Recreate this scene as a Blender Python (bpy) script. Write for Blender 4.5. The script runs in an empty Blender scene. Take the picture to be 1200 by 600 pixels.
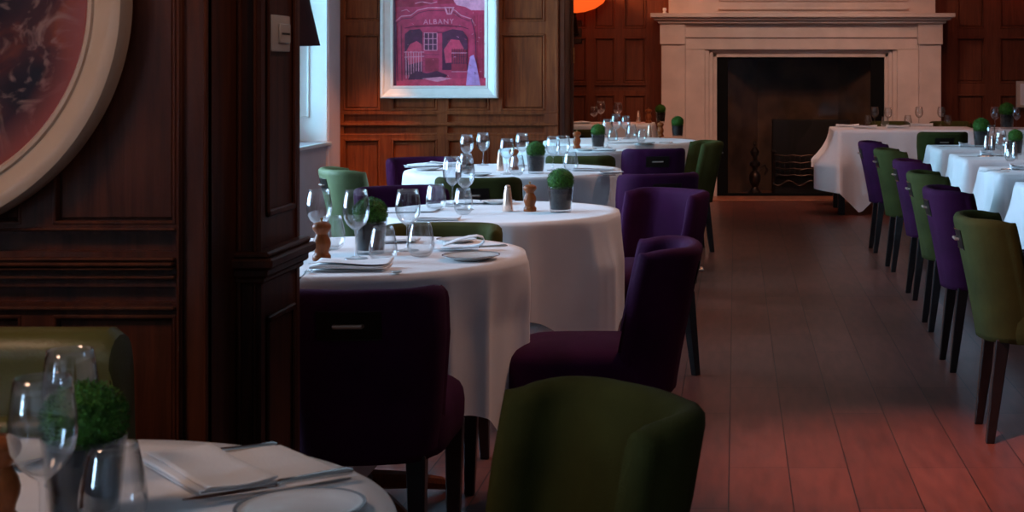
import bpy, bmesh, math, random
from mathutils import Vector, Matrix
random.seed(7)
PI = math.pi
S = bpy.context.scene
COL = S.collection
# ------------------------------------------------------------------ camera model
F, PX, PY, H = 1800.0, 862.0, 80.0, 1.30
def P(x, y, z):
    """world point at height z seen at photo pixel (x, y)"""
    s = (y - PY) / (H - z)
    return Vector(((x - PX) / s, F / s, z))
def XD(x, D): return (x - PX) * D / F
def ZD(y, D): return H - (y - PY) * D / F

cam = bpy.data.cameras.new('camera'); co = bpy.data.objects.new('camera', cam); COL.objects.link(co)
co.location = (0, 0, H); co.rotation_euler = (PI / 2, 0, 0)
cam.sensor_width = 36; cam.sensor_fit = 'HORIZONTAL'; cam.lens = 36 * F / 1200
cam.shift_x = -(PX - 600) / 1200; cam.shift_y = -(300 - PY) / 1200
cam.clip_start = .05; cam.clip_end = 100
cam.dof.use_dof = True; cam.dof.focus_distance = 5.6; cam.dof.aperture_fstop = 13
S.camera = co
S.view_settings.view_transform = 'Standard'; S.view_settings.look = 'None'
S.view_settings.gamma = 1; S.view_settings.use_curve_mapping = False
S.view_settings.exposure = 1.36

# ------------------------------------------------------------------ materials
def newmat(name):
    m = bpy.data.materials.new(name); m.use_nodes = True
    nt = m.node_tree; b = nt.nodes['Principled BSDF']
    return m, nt, b
def N(nt, t, **k):
    n = nt.nodes.new(t)
    for a, v in k.items(): setattr(n, a, v)
    return n
def simple(name, c, rough=.5, metal=0, spec=.5, noise=0, nscale=20, bump=0, bscale=200, sheen=0):
    m, nt, b = newmat(name)
    b.inputs['Base Color'].default_value = (*c, 1); b.inputs['Roughness'].default_value = rough
    b.inputs['Metallic'].default_value = metal; b.inputs['Specular IOR Level'].default_value = spec
    tc = N(nt, 'ShaderNodeTexCoord')
    if noise:
        n = N(nt, 'ShaderNodeTexNoise'); n.inputs['Scale'].default_value = nscale; n.inputs['Detail'].default_value = 5
        nt.links.new(tc.outputs['Object'], n.inputs['Vector'])
        r = N(nt, 'ShaderNodeValToRGB')
        r.color_ramp.elements[0].position = .3; r.color_ramp.elements[1].position = .7
        r.color_ramp.elements[0].color = (*[v * (1 - noise) for v in c], 1)
        r.color_ramp.elements[1].color = (*[min(1, v * (1 + noise)) for v in c], 1)
        nt.links.new(n.outputs['Fac'], r.inputs['Fac']); nt.links.new(r.outputs['Color'], b.inputs['Base Color'])
    if bump:
        n = N(nt, 'ShaderNodeTexNoise'); n.inputs['Scale'].default_value = bscale
        nt.links.new(tc.outputs['Object'], n.inputs['Vector'])
        bp = N(nt, 'ShaderNodeBump'); bp.inputs['Strength'].default_value = bump; bp.inputs['Distance'].default_value = .002
        nt.links.new(n.outputs['Fac'], bp.inputs['Height']); nt.links.new(bp.outputs['Normal'], b.inputs['Normal'])
    if sheen:
        b.inputs['Sheen Weight'].default_value = sheen; b.inputs['Sheen Roughness'].default_value = .4
    return m
def wood(name, c0, c1, rough=.38, scale=1.0, axis=2):
    m, nt, b = newmat(name)
    tc = N(nt, 'ShaderNodeTexCoord'); mp = N(nt, 'ShaderNodeMapping')
    sc = [22 * scale] * 3; sc[axis] = 1.6 * scale
    mp.inputs['Scale'].default_value = sc
    nt.links.new(tc.outputs['Object'], mp.inputs['Vector'])
    n = N(nt, 'ShaderNodeTexNoise'); n.inputs['Scale'].default_value = 1.6; n.inputs['Detail'].default_value = 8; n.inputs['Roughness'].default_value = .65
    n.inputs['Distortion'].default_value = .6
    nt.links.new(mp.outputs['Vector'], n.inputs['Vector'])
    n2 = N(nt, 'ShaderNodeTexNoise'); n2.inputs['Scale'].default_value = 2.2; n2.inputs['Detail'].default_value = 3
    nt.links.new(tc.outputs['Object'], n2.inputs['Vector'])
    mx = N(nt, 'ShaderNodeMix', data_type='FLOAT'); mx.inputs[0].default_value = .4
    nt.links.new(n.outputs['Fac'], mx.inputs[2]); nt.links.new(n2.outputs['Fac'], mx.inputs[3])
    r = N(nt, 'ShaderNodeValToRGB'); r.color_ramp.elements[0].position = .36; r.color_ramp.elements[1].position = .64
    r.color_ramp.elements[0].color = (*c0, 1); r.color_ramp.elements[1].color = (*c1, 1)
    nt.links.new(mx.outputs[0], r.inputs['Fac']); nt.links.new(r.outputs['Color'], b.inputs['Base Color'])
    bp = N(nt, 'ShaderNodeBump'); bp.inputs['Strength'].default_value = .25; bp.inputs['Distance'].default_value = .002
    nt.links.new(n.outputs['Fac'], bp.inputs['Height']); nt.links.new(bp.outputs['Normal'], b.inputs['Normal'])
    b.inputs['Roughness'].default_value = rough; b.inputs['Specular IOR Level'].default_value = .22
    return m
def floor_mat():
    m, nt, b = newmat('floor_planks')
    tc = N(nt, 'ShaderNodeTexCoord'); sp = N(nt, 'ShaderNodeSeparateXYZ'); cb = N(nt, 'ShaderNodeCombineXYZ')
    nt.links.new(tc.outputs['Object'], sp.inputs[0])
    ad = N(nt, 'ShaderNodeMath', operation='ADD'); ad.inputs[1].default_value = .021 + .193 * 40
    nt.links.new(sp.outputs['X'], ad.inputs[0])
    nt.links.new(sp.outputs['Y'], cb.inputs['X']); nt.links.new(ad.outputs[0], cb.inputs['Y'])
    br = N(nt, 'ShaderNodeTexBrick'); br.offset = .37; br.offset_frequency = 3
    br.inputs['Scale'].default_value = 1; br.inputs['Brick Width'].default_value = 1.25; br.inputs['Row Height'].default_value = .193
    br.inputs['Mortar Size'].default_value = .0022; br.inputs['Mortar Smooth'].default_value = .2
    br.inputs['Color1'].default_value = (.115, .034, .023, 1); br.inputs['Color2'].default_value = (.165, .054, .038, 1)
    br.inputs['Mortar'].default_value = (.02, .008, .006, 1); br.inputs['Bias'].default_value = 0
    nt.links.new(cb.outputs[0], br.inputs['Vector'])
    mp = N(nt, 'ShaderNodeMapping'); mp.inputs['Scale'].default_value = (14, 2.2, 1)
    nt.links.new(tc.outputs['Object'], mp.inputs['Vector'])
    n = N(nt, 'ShaderNodeTexNoise'); n.inputs['Scale'].default_value = 2; n.inputs['Detail'].default_value = 8
    nt.links.new(mp.outputs[0], n.inputs['Vector'])
    mr = N(nt, 'ShaderNodeMapRange'); mr.inputs[1].default_value = .3; mr.inputs[2].default_value = .7; mr.inputs[3].default_value = .72; mr.inputs[4].default_value = 1.2
    nt.links.new(n.outputs['Fac'], mr.inputs[0])
    mu = N(nt, 'ShaderNodeMix', data_type='RGBA', blend_type='MULTIPLY'); mu.inputs[0].default_value = 1
    nt.links.new(br.outputs['Color'], mu.inputs[6]); nt.links.new(mr.outputs[0], mu.inputs[7])
    nt.links.new(mu.outputs[2], b.inputs['Base Color'])
    b.inputs['Roughness'].default_value = .36; b.inputs['Specular IOR Level'].default_value = .4
    bp = N(nt, 'ShaderNodeBump'); bp.inputs['Strength'].default_value = .5; bp.inputs['Distance'].default_value = .002
    iv = N(nt, 'ShaderNodeMath', operation='SUBTRACT'); iv.inputs[0].default_value = 1
    nt.links.new(br.outputs['Fac'], iv.inputs[1]); nt.links.new(iv.outputs[0], bp.inputs['Height'])
    nt.links.new(bp.outputs['Normal'], b.inputs['Normal'])
    return m
def glass_mat(name, tint=(1, 1, 1), rough=0.0):
    m, nt, b = newmat(name)
    b.inputs['Base Color'].default_value = (*tint, 1); b.inputs['Transmission Weight'].default_value = 1
    b.inputs['Roughness'].default_value = rough; b.inputs['IOR'].default_value = 1.47
    return m
def clear_glass(name, tint=(.985, .995, 1), base=.075, edge=.9, power=2.2):
    # thin-walled clear glass: see-through, mirror-like towards its edges
    m, nt, b = newmat(name); nt.nodes.remove(b); o = nt.nodes['Material Output']
    t = N(nt, 'ShaderNodeBsdfTransparent'); t.inputs[0].default_value = (*tint, 1)
    g = N(nt, 'ShaderNodeBsdfGlossy'); g.inputs['Roughness'].default_value = .0
    lw = N(nt, 'ShaderNodeLayerWeight'); lw.inputs[0].default_value = .5
    pw = N(nt, 'ShaderNodeMath', operation='POWER'); pw.inputs[1].default_value = power
    ma = N(nt, 'ShaderNodeMath', operation='MULTIPLY_ADD'); ma.inputs[1].default_value = edge; ma.inputs[2].default_value = base
    nt.links.new(lw.outputs['Facing'], pw.inputs[0]); nt.links.new(pw.outputs[0], ma.inputs[0])
    mx = N(nt, 'ShaderNodeMixShader'); nt.links.new(ma.outputs[0], mx.inputs[0])
    nt.links.new(t.outputs[0], mx.inputs[1]); nt.links.new(g.outputs[0], mx.inputs[2]); nt.links.new(mx.outputs[0], o.inputs[0])
    return m
def pane_mat(name, refl=.12, tint=(.97, .99, 1)):
    m, nt, b = newmat(name); nt.nodes.remove(b)
    o = nt.nodes['Material Output']
    t = N(nt, 'ShaderNodeBsdfTransparent'); t.inputs[0].default_value = (*tint, 1)
    g = N(nt, 'ShaderNodeBsdfGlossy'); g.inputs['Roughness'].default_value = .02
    fr = N(nt, 'ShaderNodeFresnel'); fr.inputs['IOR'].default_value = 1 + refl * 4
    mx = N(nt, 'ShaderNodeMixShader')
    nt.links.new(fr.outputs[0], mx.inputs[0]); nt.links.new(t.outputs[0], mx.inputs[1]); nt.links.new(g.outputs[0], mx.inputs[2])
    nt.links.new(mx.outputs[0], o.inputs[0])
    return m
def emit_mat(name, c, e):
    m, nt, b = newmat(name)
    b.inputs['Base Color'].default_value = (*c, 1); b.inputs['Emission Color'].default_value = (*c, 1); b.inputs['Emission Strength'].default_value = e
    return m
M = dict(
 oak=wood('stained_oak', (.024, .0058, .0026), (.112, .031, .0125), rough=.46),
 oak2=wood('stained_oak_rails', (.028, .007, .003), (.12, .034, .014), axis=0),
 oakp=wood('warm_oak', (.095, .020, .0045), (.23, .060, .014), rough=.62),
 oakr=wood('warm_oak_rails', (.09, .03, .013), (.18, .064, .027), rough=.34, axis=0),
 oakf=wood('far_oak', (.085, .022, .009), (.17, .046, .019), rough=.5),
 floor=floor_mat(),
 plaster=simple('plaster', (.55, .5, .5), .85, noise=.05, nscale=3),
 ceil=simple('ceiling_plaster', (.5, .46, .42), .9, noise=.03, nscale=3),
 paint=simple('white_paint', (.8, .82, .82), .45, noise=.03, nscale=6),
 lilac=simple('cream_lilac_paint', (.62, .52, .54), .6, noise=.05, nscale=5),
 stone=simple('limestone', (.62, .475, .40), .62, noise=.10, nscale=5, bump=.25, bscale=60),
 hearth=simple('hearth_tile', (.35, .13, .07), .35, noise=.25, nscale=12),
 firebrick=simple('sooty_firestone', (.12, .066, .035), .85, noise=.5, nscale=4, bump=.5, bscale=30),
 iron=simple('cast_iron', (.006, .005, .005), .6, metal=.0, noise=.3, nscale=40, bump=.3, bscale=90),
 iron2=simple('worn_iron', (.07, .045, .035), .38, metal=.8, noise=.3, nscale=60),
 blackm=simple('black_frame', (.003, .003, .003), .7, spec=.1),
 cloth=simple('white_linen', (.82, .81, .82), .78, noise=.03, nscale=9, bump=.25, bscale=500, sheen=.15),
 napkin=simple('napkin_linen', (.86, .86, .87), .75, noise=.03, nscale=14, bump=.3, bscale=420),
 china=simple('white_china', (.8, .79, .77), .12, noise=.02, nscale=8),
 chinarim=simple('grey_rim', (.22, .22, .23), .2),
 steel=simple('steel', (.62, .58, .55), .17, metal=1, noise=.06, nscale=30),
 silver=simple('brushed_silver', (.7, .68, .68), .22, metal=1),
 nickel=simple('warm_nickel', (.62, .50, .42), .35, metal=.9),
 copper=simple('pale_copper', (.86, .60, .47), .25, metal=.75, noise=.05, nscale=20),
 brass=simple('aged_brass', (.42, .22, .09), .35, metal=.9, noise=.3, nscale=40),
 mill=wood('mill_wood', (.17, .040, .010), (.36, .10, .028), rough=.3, scale=2.5),
 green=simple('green_velvet', (.044, .046, .011), .85, noise=.2, nscale=9, bump=.5, bscale=380, spec=.12),
 green_lit=simple('lit_green_velvet', (.10, .135, .055), .6, noise=.2, nscale=9, bump=.5, bscale=380, spec=.3),  # lighter copy of the green velvet, window light put into its colour
 purple=simple('purple_velvet', (.040, .004, .031), .85, noise=.2, nscale=9, bump=.5, bscale=380, spec=.12),
 gleather=simple('green_leather', (.085, .085, .018), .42, noise=.15, nscale=6, bump=.35, bscale=160),
 legs=simple('black_lacquered_wood', (.012, .008, .008), .3, noise=.3, nscale=30),
 glass=clear_glass('drinking_glass'),
 potglass=clear_glass('pot_glass', (.88, .88, .88), .02, .45),
 pane=pane_mat('window_glass', .1),
 fpane=pane_mat('fireplace_glass', .055, (.88, .85, .82)),
 soil=simple('dark_soil', (.022, .02, .022), .8, noise=.5, nscale=60, bump=.8, bscale=120),
 soil2=simple('peat', (.040, .030, .028), .7, noise=.3, nscale=60),
 leaf=simple('box_leaf', (.038, .12, .012), .6, noise=.55, nscale=90, spec=.25),
 frame_w=simple('pale_grey_frame', (.66, .70, .69), .35, noise=.06, nscale=12),
 frame_c=simple('cream_frame', (.58, .44, .33), .42, noise=.06, nscale=10),
 mat_w=simple('mount', (.8, .74, .76), .7),
 plastic=simple('ivory_plastic', (.5, .44, .38), .4),
 darkmark=simple('dark_mark', (.02, .015, .015), .5),
 shade=simple('dark_purple_shade', (.03, .006, .014), .7, noise=.15, nscale=60, bump=.4, bscale=300),
 lampglow=emit_mat('lit_amber_shade', (1.0, .11, .014), .4),
 bronze=simple('dark_bronze', (.03, .022, .018), .4, metal=.7),
)
# ------------------------------------------------------------------ mesh helpers
def NB(): return bmesh.new()
def link(name, bm, mats, parent=None, smooth=False, loc=None, rot=None):
    me = bpy.data.meshes.new(name); bmesh.ops.recalc_face_normals(bm, faces=bm.faces[:]); bm.to_mesh(me); bm.free()
    if not isinstance(mats, (list, tuple)): mats = [mats]
    for m in mats: me.materials.append(m)
    if smooth:
        for p in me.polygons: p.use_smooth = True
        if smooth != 'all':
            me.set_sharp_from_angle(angle=math.radians(38))
    o = bpy.data.objects.new(name, me); COL.objects.link(o)
    if parent is not None: o.parent = parent
    if loc is not None: o.location = loc
    if rot is not None: o.rotation_euler = rot
    return o
def box(bm, x0, x1, y0, y1, z0, z1, bev=0, seg=2, mi=0):
    vs = [bm.verts.new((x, y, z)) for x in (x0, x1) for y in (y0, y1) for z in (z0, z1)]
    fs = [bm.faces.new([vs[i] for i in f]) for f in ((0, 1, 3, 2), (4, 6, 7, 5), (0, 4, 5, 1), (2, 3, 7, 6), (0, 2, 6, 4), (1, 5, 7, 3))]
    for f in fs: f.material_index = mi
    if bev:
        ed = list({e for f in fs for e in f.edges})
        r = bmesh.ops.bevel(bm, geom=ed, offset=bev, segments=seg, affect='EDGES', profile=.5)
        for f in r['faces']: f.material_index = mi
    return vs
def lathe(bm, prof, seg=32, mi=0, c=(0, 0, 0), cap=False):
    rings = []
    for r, z in prof:
        if r < 1e-6: rings.append([bm.verts.new((c[0], c[1], c[2] + z))])
        else: rings.append([bm.verts.new((c[0] + r * math.cos(2 * PI * i / seg), c[1] + r * math.sin(2 * PI * i / seg), c[2] + z)) for i in range(seg)])
    for a, b in zip(rings, rings[1:]):
        for i in range(seg):
            j = (i + 1) % seg
            if len(a) == 1 and len(b) == 1: continue
            if len(a) == 1: f = bm.faces.new((a[0], b[j], b[i]))
            elif len(b) == 1: f = bm.faces.new((a[i], a[j], b[0]))
            else: f = bm.faces.new((a[i], a[j], b[j], b[i]))
            f.material_index = mi
def tube(bm, pts, r, seg=10, mi=0, flat=1.0, closed_ends=True):
    pts = [Vector(p) for p in pts]; rs = r if isinstance(r, (list, tuple)) else [r] * len(pts)
    prev = None; rings = []
    for i, p in enumerate(pts):
        d = (pts[min(i + 1, len(pts) - 1)] - pts[max(i - 1, 0)]).normalized()
        up = Vector((0, 0, 1)) if abs(d.z) < .95 else Vector((0, 1, 0))
        if prev is not None:
            a = (prev - d * prev.dot(d)).normalized()
        else: a = d.cross(up).normalized()
        prev = a; b = d.cross(a).normalized()
        rings.append([bm.verts.new(p + (a * math.cos(2 * PI * k / seg) + b * math.sin(2 * PI * k / seg) * flat) * rs[i]) for k in range(seg)])
    for a, b in zip(rings, rings[1:]):
        for k in range(seg):
            f = bm.faces.new((a[k], a[(k + 1) % seg], b[(k + 1) % seg], b[k])); f.material_index = mi
    if closed_ends:
        for rg in (rings[0], rings[-1]):
            f = bm.faces.new(rg); f.material_index = mi
def kids(o): return [c for c in bpy.data.objects if c.parent == o]
KID = {}
def copy_tree(o, parent=None):
    c = o.copy(); COL.objects.link(c)
    if parent is not None: c.parent = parent
    for ch in KIDS(o): copy_tree(ch, c)
    return c
_cache = {}
def KIDS(o):
    return list(o.children)
def tag(o, label=None, cat=None, group=None, kind=None):
    if label: o['label'] = label
    if cat: o['category'] = cat
    if group: o['group'] = group
    if kind: o['kind'] = kind
    return o
def thing(name, loc=(0, 0, 0), rz=0, label=None, cat=None, group=None):
    o = bpy.data.objects.new(name, None); COL.objects.link(o); o.empty_display_size = .1
    o.location = loc; o.rotation_euler = (0, 0, rz)
    return tag(o, label, cat, group)
def struct(o): o['kind'] = 'structure'; return o
used = set()
def place(proto, loc, rz, label, cat, group=None, scale=None):
    if proto.name not in used: used.add(proto.name); o = proto
    else: o = copy_tree(proto)
    o.location = loc; o.rotation_euler = (0, 0, rz)
    if scale: o.scale = scale if isinstance(scale, tuple) else (scale,) * 3
    if 'group' in o: del o['group']
    group = group or {'chair': 'upholstered dining chairs around the tables', 'wine glass': 'wine glasses on the laid tables', 'tumbler': 'water tumblers on the laid tables',
        'napkin': 'white napkins on the laid tables', 'plate': 'white side plates on the laid tables', 'knife': 'table knives on the laid tables', 'fork': 'table forks on the laid tables',
        'pepper mill': 'wooden pepper mills on the laid tables', 'salt mill': 'copper salt mills on the laid tables', 'salt shaker': 'silver shakers on the right-hand tables',
        'potted plant': 'box ball plants in glass pots'}.get(cat)
    return tag(o, label, cat, group)

# ------------------------------------------------------------------ room shell
XL, XR, YB, YF, ZC = -3.1, 3.1, -2.6, 15.75, 3.0
bm = NB(); box(bm, XL - .6, XR + .2, YB - .2, YF + .9, -.1, 0); struct(link('floor', bm, M['floor']))
bm = NB(); box(bm, XL - .6, XR + .2, YB - .2, YF + .9, ZC, ZC + .1); struct(link('ceiling', bm, M['ceil']))
bm = NB(); box(bm, XR, XR + .15, YB, YF, 0, ZC); struct(link('wall_right', bm, M['oak']))
bm = NB(); box(bm, XL - .3, XR + .15, YB - .15, YB, 0, ZC); struct(link('wall_back', bm, M['plaster']))

def panelled(name, u0, u1, z0, z1, openings, D, mat, axis='x', at=0, thick=.022, back=.1, bead=.012, sgn=1, extra=()):
    """panelled wainscot. axis 'x': faces -y at y=D, u is x.  axis 'y': faces +x at x=at, u is y."""
    bm = NB()
    def bx(a0, a1, b0, b1, d0, d1, bev=0):
        # d: distance out of the face (positive to the viewer)
        if axis == 'x': box(bm, a0, a1, D - d1, D - d0, b0, b1, bev, 1)
        else: box(bm, at + d0, at + d1, a0, a1, b0, b1, bev, 1)
    bx(u0, u1, z0, z1, -back, 0)
    us = sorted({u0, u1, *[min(max(v, u0), u1) for o in openings for v in o[:2]]})
    zs = sorted({z0, z1, *[min(max(v, z0), z1) for o in openings for v in o[2:4]]})
    for zi in range(len(zs) - 1):
        run = None
        for ui in range(len(us) - 1):
            cu, cz = (us[ui] + us[ui + 1]) / 2, (zs[zi] + zs[zi + 1]) / 2
            inside = any(o[0] < cu < o[1] and o[2] < cz < o[3] for o in openings)
            if not inside:
                if run is None: run = us[ui]
            if (inside or ui == len(us) - 2) and run is not None:
                bx(run, us[ui] if inside else us[ui + 1], zs[zi], zs[zi + 1], 0, thick); run = None
    for a0, a1, b0, b1 in openings:
        a0, a1, b0, b1 = max(a0, u0), min(a1, u1), max(b0, z0), min(b1, z1)
        if a1 - a0 < bead * 3 or b1 - b0 < bead * 3: continue
        w = bead * .45; pr = thick + .18 * bead; o_ = bead * .12
        bx(a0 - o_, a0 + w, b0 - o_, b1 + o_, 0, pr, w * .3); bx(a1 - w, a1 + o_, b0 - o_, b1 + o_, 0, pr, w * .3)
        bx(a0, a1, b0 - o_, b0 + w, 0, pr, w * .3); bx(a0, a1, b1 - w, b1 + o_, 0, pr, w * .3)
        g = bead * .75; fd = thick * .42
        if b1 - b0 > g * 3: bx(a0 + g, a1 - g, b0 + g, b1 - g, -.005, fd, min(fd * .5, .003))
    for e in extra: bx(e[0], e[1], e[2], e[3], e[4], e[5], e[6] if len(e) > 6 else 0)
    return struct(link(name, bm, mat))

# --- near left wall (frontal, y = 2.9)
DA = 2.9
def ox(x0, x1, y0, y1, D): return (XD(x0, D), XD(x1, D), ZD(y1, D), ZD(y0, D))
ops = []
for xa, xb in ((-190, 30), (68, 210), (-470, -228)):
    ops += [ox(xa, xb, -190, 261, DA), ox(xa, xb, 368, 720, DA)]
ops += [ox(-1000, 210, 273, 293, DA), ox(-1000, 210, 334, 353, DA)]
ex = []
for ya, yb, d in ((300, 303.5, .034), (305, 309, .045), (311, 314, .04), (321, 325, .03), (357, 361, .03), (266, 269, .028)):
    ex.append((XL, XD(211, DA), ZD(yb, DA), ZD(ya, DA), .0, d, .002))
ex.append((XD(214, DA), XD(220, DA), 0, ZC, 0, .036, .006)); ex.append((XD(244, DA), XD(248.5, DA), 0, ZC, 0, .028, .003))
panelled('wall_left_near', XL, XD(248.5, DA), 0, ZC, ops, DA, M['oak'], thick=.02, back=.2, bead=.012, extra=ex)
# --- stepped pillar at the end of the near wall
XP, Y0P, Y1P = -.946, 3.05, 3.32
bm = NB(); box(bm, XD(275, Y0P) - .25, XP, Y0P, Y1P, 0, ZC)
# side face panelling (faces +x): recessed panels framed by thin mouldings
def sidefr(y0, y1, z0, z1, w=.014):
    for a, b, c, d in ((y0, y1, z1 - w, z1), (y0, y1, z0, z0 + w), (y0, y0 + w, z0, z1), (y1 - w, y1, z0, z1)):
        box(bm, XP, XP + .008, a, b, c, d, .003, 1)
sidefr(3.09, 3.285, 1.0, 2.5); sidefr(3.09, 3.285, .12, .80)
box(bm, XP, XP + .004, 3.05, 3.075, 0, ZC); box(bm, XP, XP + .004, 3.3, 3.32, 0, ZC)
# front strip bead
box(bm, XD(279, Y0P), XD(284, Y0P), Y0P - .012, Y0P, 0, ZC, .003, 1); box(bm, XD(297, Y0P), XD(301, Y0P), Y0P - .01, Y0P, 0, ZC, .003, 1)
# chair rail wrapping front and side
for e, za, zb in ((.012, .872, .886), (.022, .886, .905), (.036, .905, .925), (.026, .925, .937)):
    box(bm, XD(275, Y0P) - .05, XP + e, Y0P - e, Y1P + e * .4, za, zb, .004, 1)
struct(link('trim_1', bm, M['oak']))
# --- window wall on the left (x = XL), windows between piers
WIN = [(-1.9, .2), (4.1, 6.0), (6.9, 8.8), (9.7, 11.62)]
ZS, ZT = .745, 2.65
bm = NB(); prev = YB
for a, b in WIN:
    box(bm, XL - .25, XL, prev, a, 0, ZC); box(bm, XL - .25, XL, a, b, 0, ZS); box(bm, XL - .25, XL, a, b, ZT, ZC); prev = b
box(bm, XL - .25, XL, prev, 12.0, 0, ZC)
struct(link('wall_left', bm, M['lilac']))
for i, (a, b) in enumerate(WIN):
    bm = NB(); xw = XL - .235
    for u0, u1, z0, z1 in ((a, a + .07, ZS, ZT), (b - .07, b, ZS, ZT), (a, b, ZS, ZS + .08), (a, b, ZT - .07, ZT), (a, b, 1.66, 1.71), ((a + b) / 2 - .02, (a + b) / 2 + .02, ZS, ZT)):
        box(bm, xw - .025, xw + .025, u0, u1, z0, z1, .006, 1)
    for u0, u1, z0, z1 in ((a + .17, a + .19, ZS + .18, 1.6), (b - .19, b - .17, ZS + .18, 1.6)):
        box(bm, xw - .02, xw + .02, u0, u1, z0, z1, .004, 1)
    for u0, u1, z0, z1 in ((a, b, ZS + .16, ZS + .185),): box(bm, xw - .02, xw + .02, u0, u1, z0, z1, .004, 1)
    fr = struct(link('window_%d' % (i + 1), bm, M['paint']))
    bm = NB()
    for yy, sg in ((a, 1), (b, -1)):
        q = sorted((yy, yy + sg * .012)); q2 = sorted((yy + sg * .012, yy + sg * .024))
        box(bm, XL - .25, XL + .012, q[0], q[1], ZS, ZT, .002, 1)
        for u0, u1, z0, z1 in ((-.135, -.122, ZS + .18, ZT - .2), (-.205, -.122, ZS + .18, ZS + .193), (-.205, -.122, ZT - .213, ZT - .2)):
            box(bm, XL + u0, XL + u1, q2[0], q2[1], z0, z1, .003, 1)
    link('jamb_lining', bm, M['paint'], fr)
    bm = NB(); box(bm, xw - .003, xw + .003, a + .05, b - .05, ZS + .06, ZT - .05); link('pane', bm, M['pane'], fr)
    bm = NB(); box(bm, XL - .235, XL + .035, a - .05, b + .05, ZS - .028, ZS - .001, .006, 2); link('window_sill', bm, M['paint'], fr)
# --- picture wall (y = 12)
DP = 12.0
ops = []
for xa, xb in ((404, 446), (460, 513), (525, 574), (588, 639)):
    ops += [ox(xa, xb, -140, 25, DP), ox(xa, xb, 40, 129, DP), ox(xa, xb, 163, 262, DP)]
ops += [ox(404, 513, 134, 143, DP), ox(525, 639, 134, 143, DP), ox(404, 513, 148, 156, DP), ox(525, 639, 148, 156, DP)]
ex = [(XD(398, DP), XD(655, DP), ZD(147, DP), ZD(144.5, DP), 0, .05, .004), (XD(398, DP), XD(655, DP), ZD(159, DP), ZD(157, DP), 0, .035, .004),
      (XD(398, DP), XD(655, DP), ZD(132.5, DP), ZD(130.5, DP), 0, .035, .004), (XD(398, DP), XD(655, DP), ZD(39, DP), ZD(37.5, DP), 0, .03, .003),
      (XD(651, DP), XD(655, DP), 0, ZC, 0, .035, .005), (XD(398, DP), XD(655, DP), 0, .16, 0, .03, .004)]
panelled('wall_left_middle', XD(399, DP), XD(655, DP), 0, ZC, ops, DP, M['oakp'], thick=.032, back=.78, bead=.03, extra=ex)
bm = NB(); box(bm, XL - .2, XD(399, DP), DP - .05, DP + .5, 0, ZC); box(bm, XD(383, 11.7), XD(391, 11.75), 11.62, DP - .05, 0, ZC, .01, 2)
struct(link('trim_2', bm, M['lilac']))
bm = NB(); xe = XD(655, DP); box(bm, xe, xe + .03, DP + .03, DP + .75, 0, ZC); box(bm, xe, xe + .05, DP - .02, DP + .06, 0, ZC, .008, 2); box(bm, xe, xe + .05, DP + .55, DP + .63, 0, ZC, .008, 2)
struct(link('trim_3', bm, M['oak']))
bm = NB(); box(bm, -2.6, -2.45, 12.7, YF, 0, ZC); struct(link('wall_left_far', bm, M['oakf']))
# brass hinge on the opening's frame
bm = NB(); yh = XP
xh = xe + .05
box(bm, xh, xh + .006, DP + .56, DP + .62, ZD(73, 12.55), ZD(57, 12.55), .002, 1); tube(bm, [(xh + .008, DP + .55, ZD(74, 12.55)), (xh + .008, DP + .55, ZD(56, 12.55))], .007)
tag(link('hinge', bm, M['brass'], None, True), 'small brass hinge on the dark frame where the panelled wall with the print ends', 'hinge')
# --- far wall
DF = 15.75
ops = []
for xa, xb in ((640, 661), (668, 688), (697, 721), (731, 757), (1121, 1153), (1171, 1205), (1222, 1260)):
    ops += [ox(xa, xb, -110, 33, DF), ox(xa, xb, 44, 97, DF), ox(xa, xb, 111, 205, DF)]
ops += [ox(668, 688, 100, 106, DF), ox(697, 757, 100, 106, DF)]
panelled('wall_far_left', -2.6, XD(800, DF), 0, ZC, [o for o in ops if o[1] < XD(800, DF)], DF, M['oakf'], thick=.034, back=.1, bead=.034)
panelled('wall_far_right', XD(1078, DF), XR, 0, ZC, [o for o in ops if o[0] > XD(1078, DF)], DF, M['oakf'], thick=.034, back=.1, bead=.034)
bm = NB(); box(bm, XD(800, DF), XD(1078, DF), DF, DF + .1, 1.5, ZC); struct(link('wall_far', bm, M['oakf']))

# ------------------------------------------------------------------ fireplace
DS = 15.35
def fx(x0, x1, y0, y1, d0, d1, bm, bev=.004, mi=0):
    box(bm, XD(x0, DS), XD(x1, DS), d0, d1, ZD(y1, DS), ZD(y0, DS), bev, 2, mi)
fp = thing('fireplace', (0, DS, 0), 0, 'large pale limestone fireplace with glazed dark opening on the far wall', 'fireplace')
def fpart(name, bm, m, smooth=False):
    o = link(name, bm, m, fp, smooth); o.location = (0, -DS, 0); return o
bm = NB()
for a, b, c, d in ((775, 803, 0, 0), (1077, 1103, 0, 0)):
    bm = NB(); fx(a, b, 50, 222, DS, DF, bm); fx(a - 1.5, b + (1.5 if a > 900 else 0), 27, 52, DS - .03, DF, bm); fx(a - 2, b + 2, 222, 232.5, DS - .03, DF, bm)
    if a < 900: fx(803, 826, 58, 232.5, DS + .05, DF, bm)
    else: fx(1052, 1077, 58, 232.5, DS + .05, DF, bm)
    fpart('pilaster', bm, M['stone'])
bm = NB()
for k, (i, dd) in enumerate(((826, .075), (831, .10), (835.5, .13))):
    n = (826, 831, 835.5, 840)[k + 1]
    fx(i, n + .0, 50 + (i - 826) * .75, 232.5, DS + dd, DF, bm, .006); fx(1878 - n, 1878 - i, 50 + (i - 826) * .75, 232.5, DS + dd, DF, bm, .006)
    yy = 50 + (i - 826) * 1.2; y2 = 50 + (n - 826) * 1.21
    fx(i, 1878 - i, yy, y2, DS + dd, DF, bm, .006)
fpart('moulded_surround', bm, M['stone'])
bm = NB()
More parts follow.
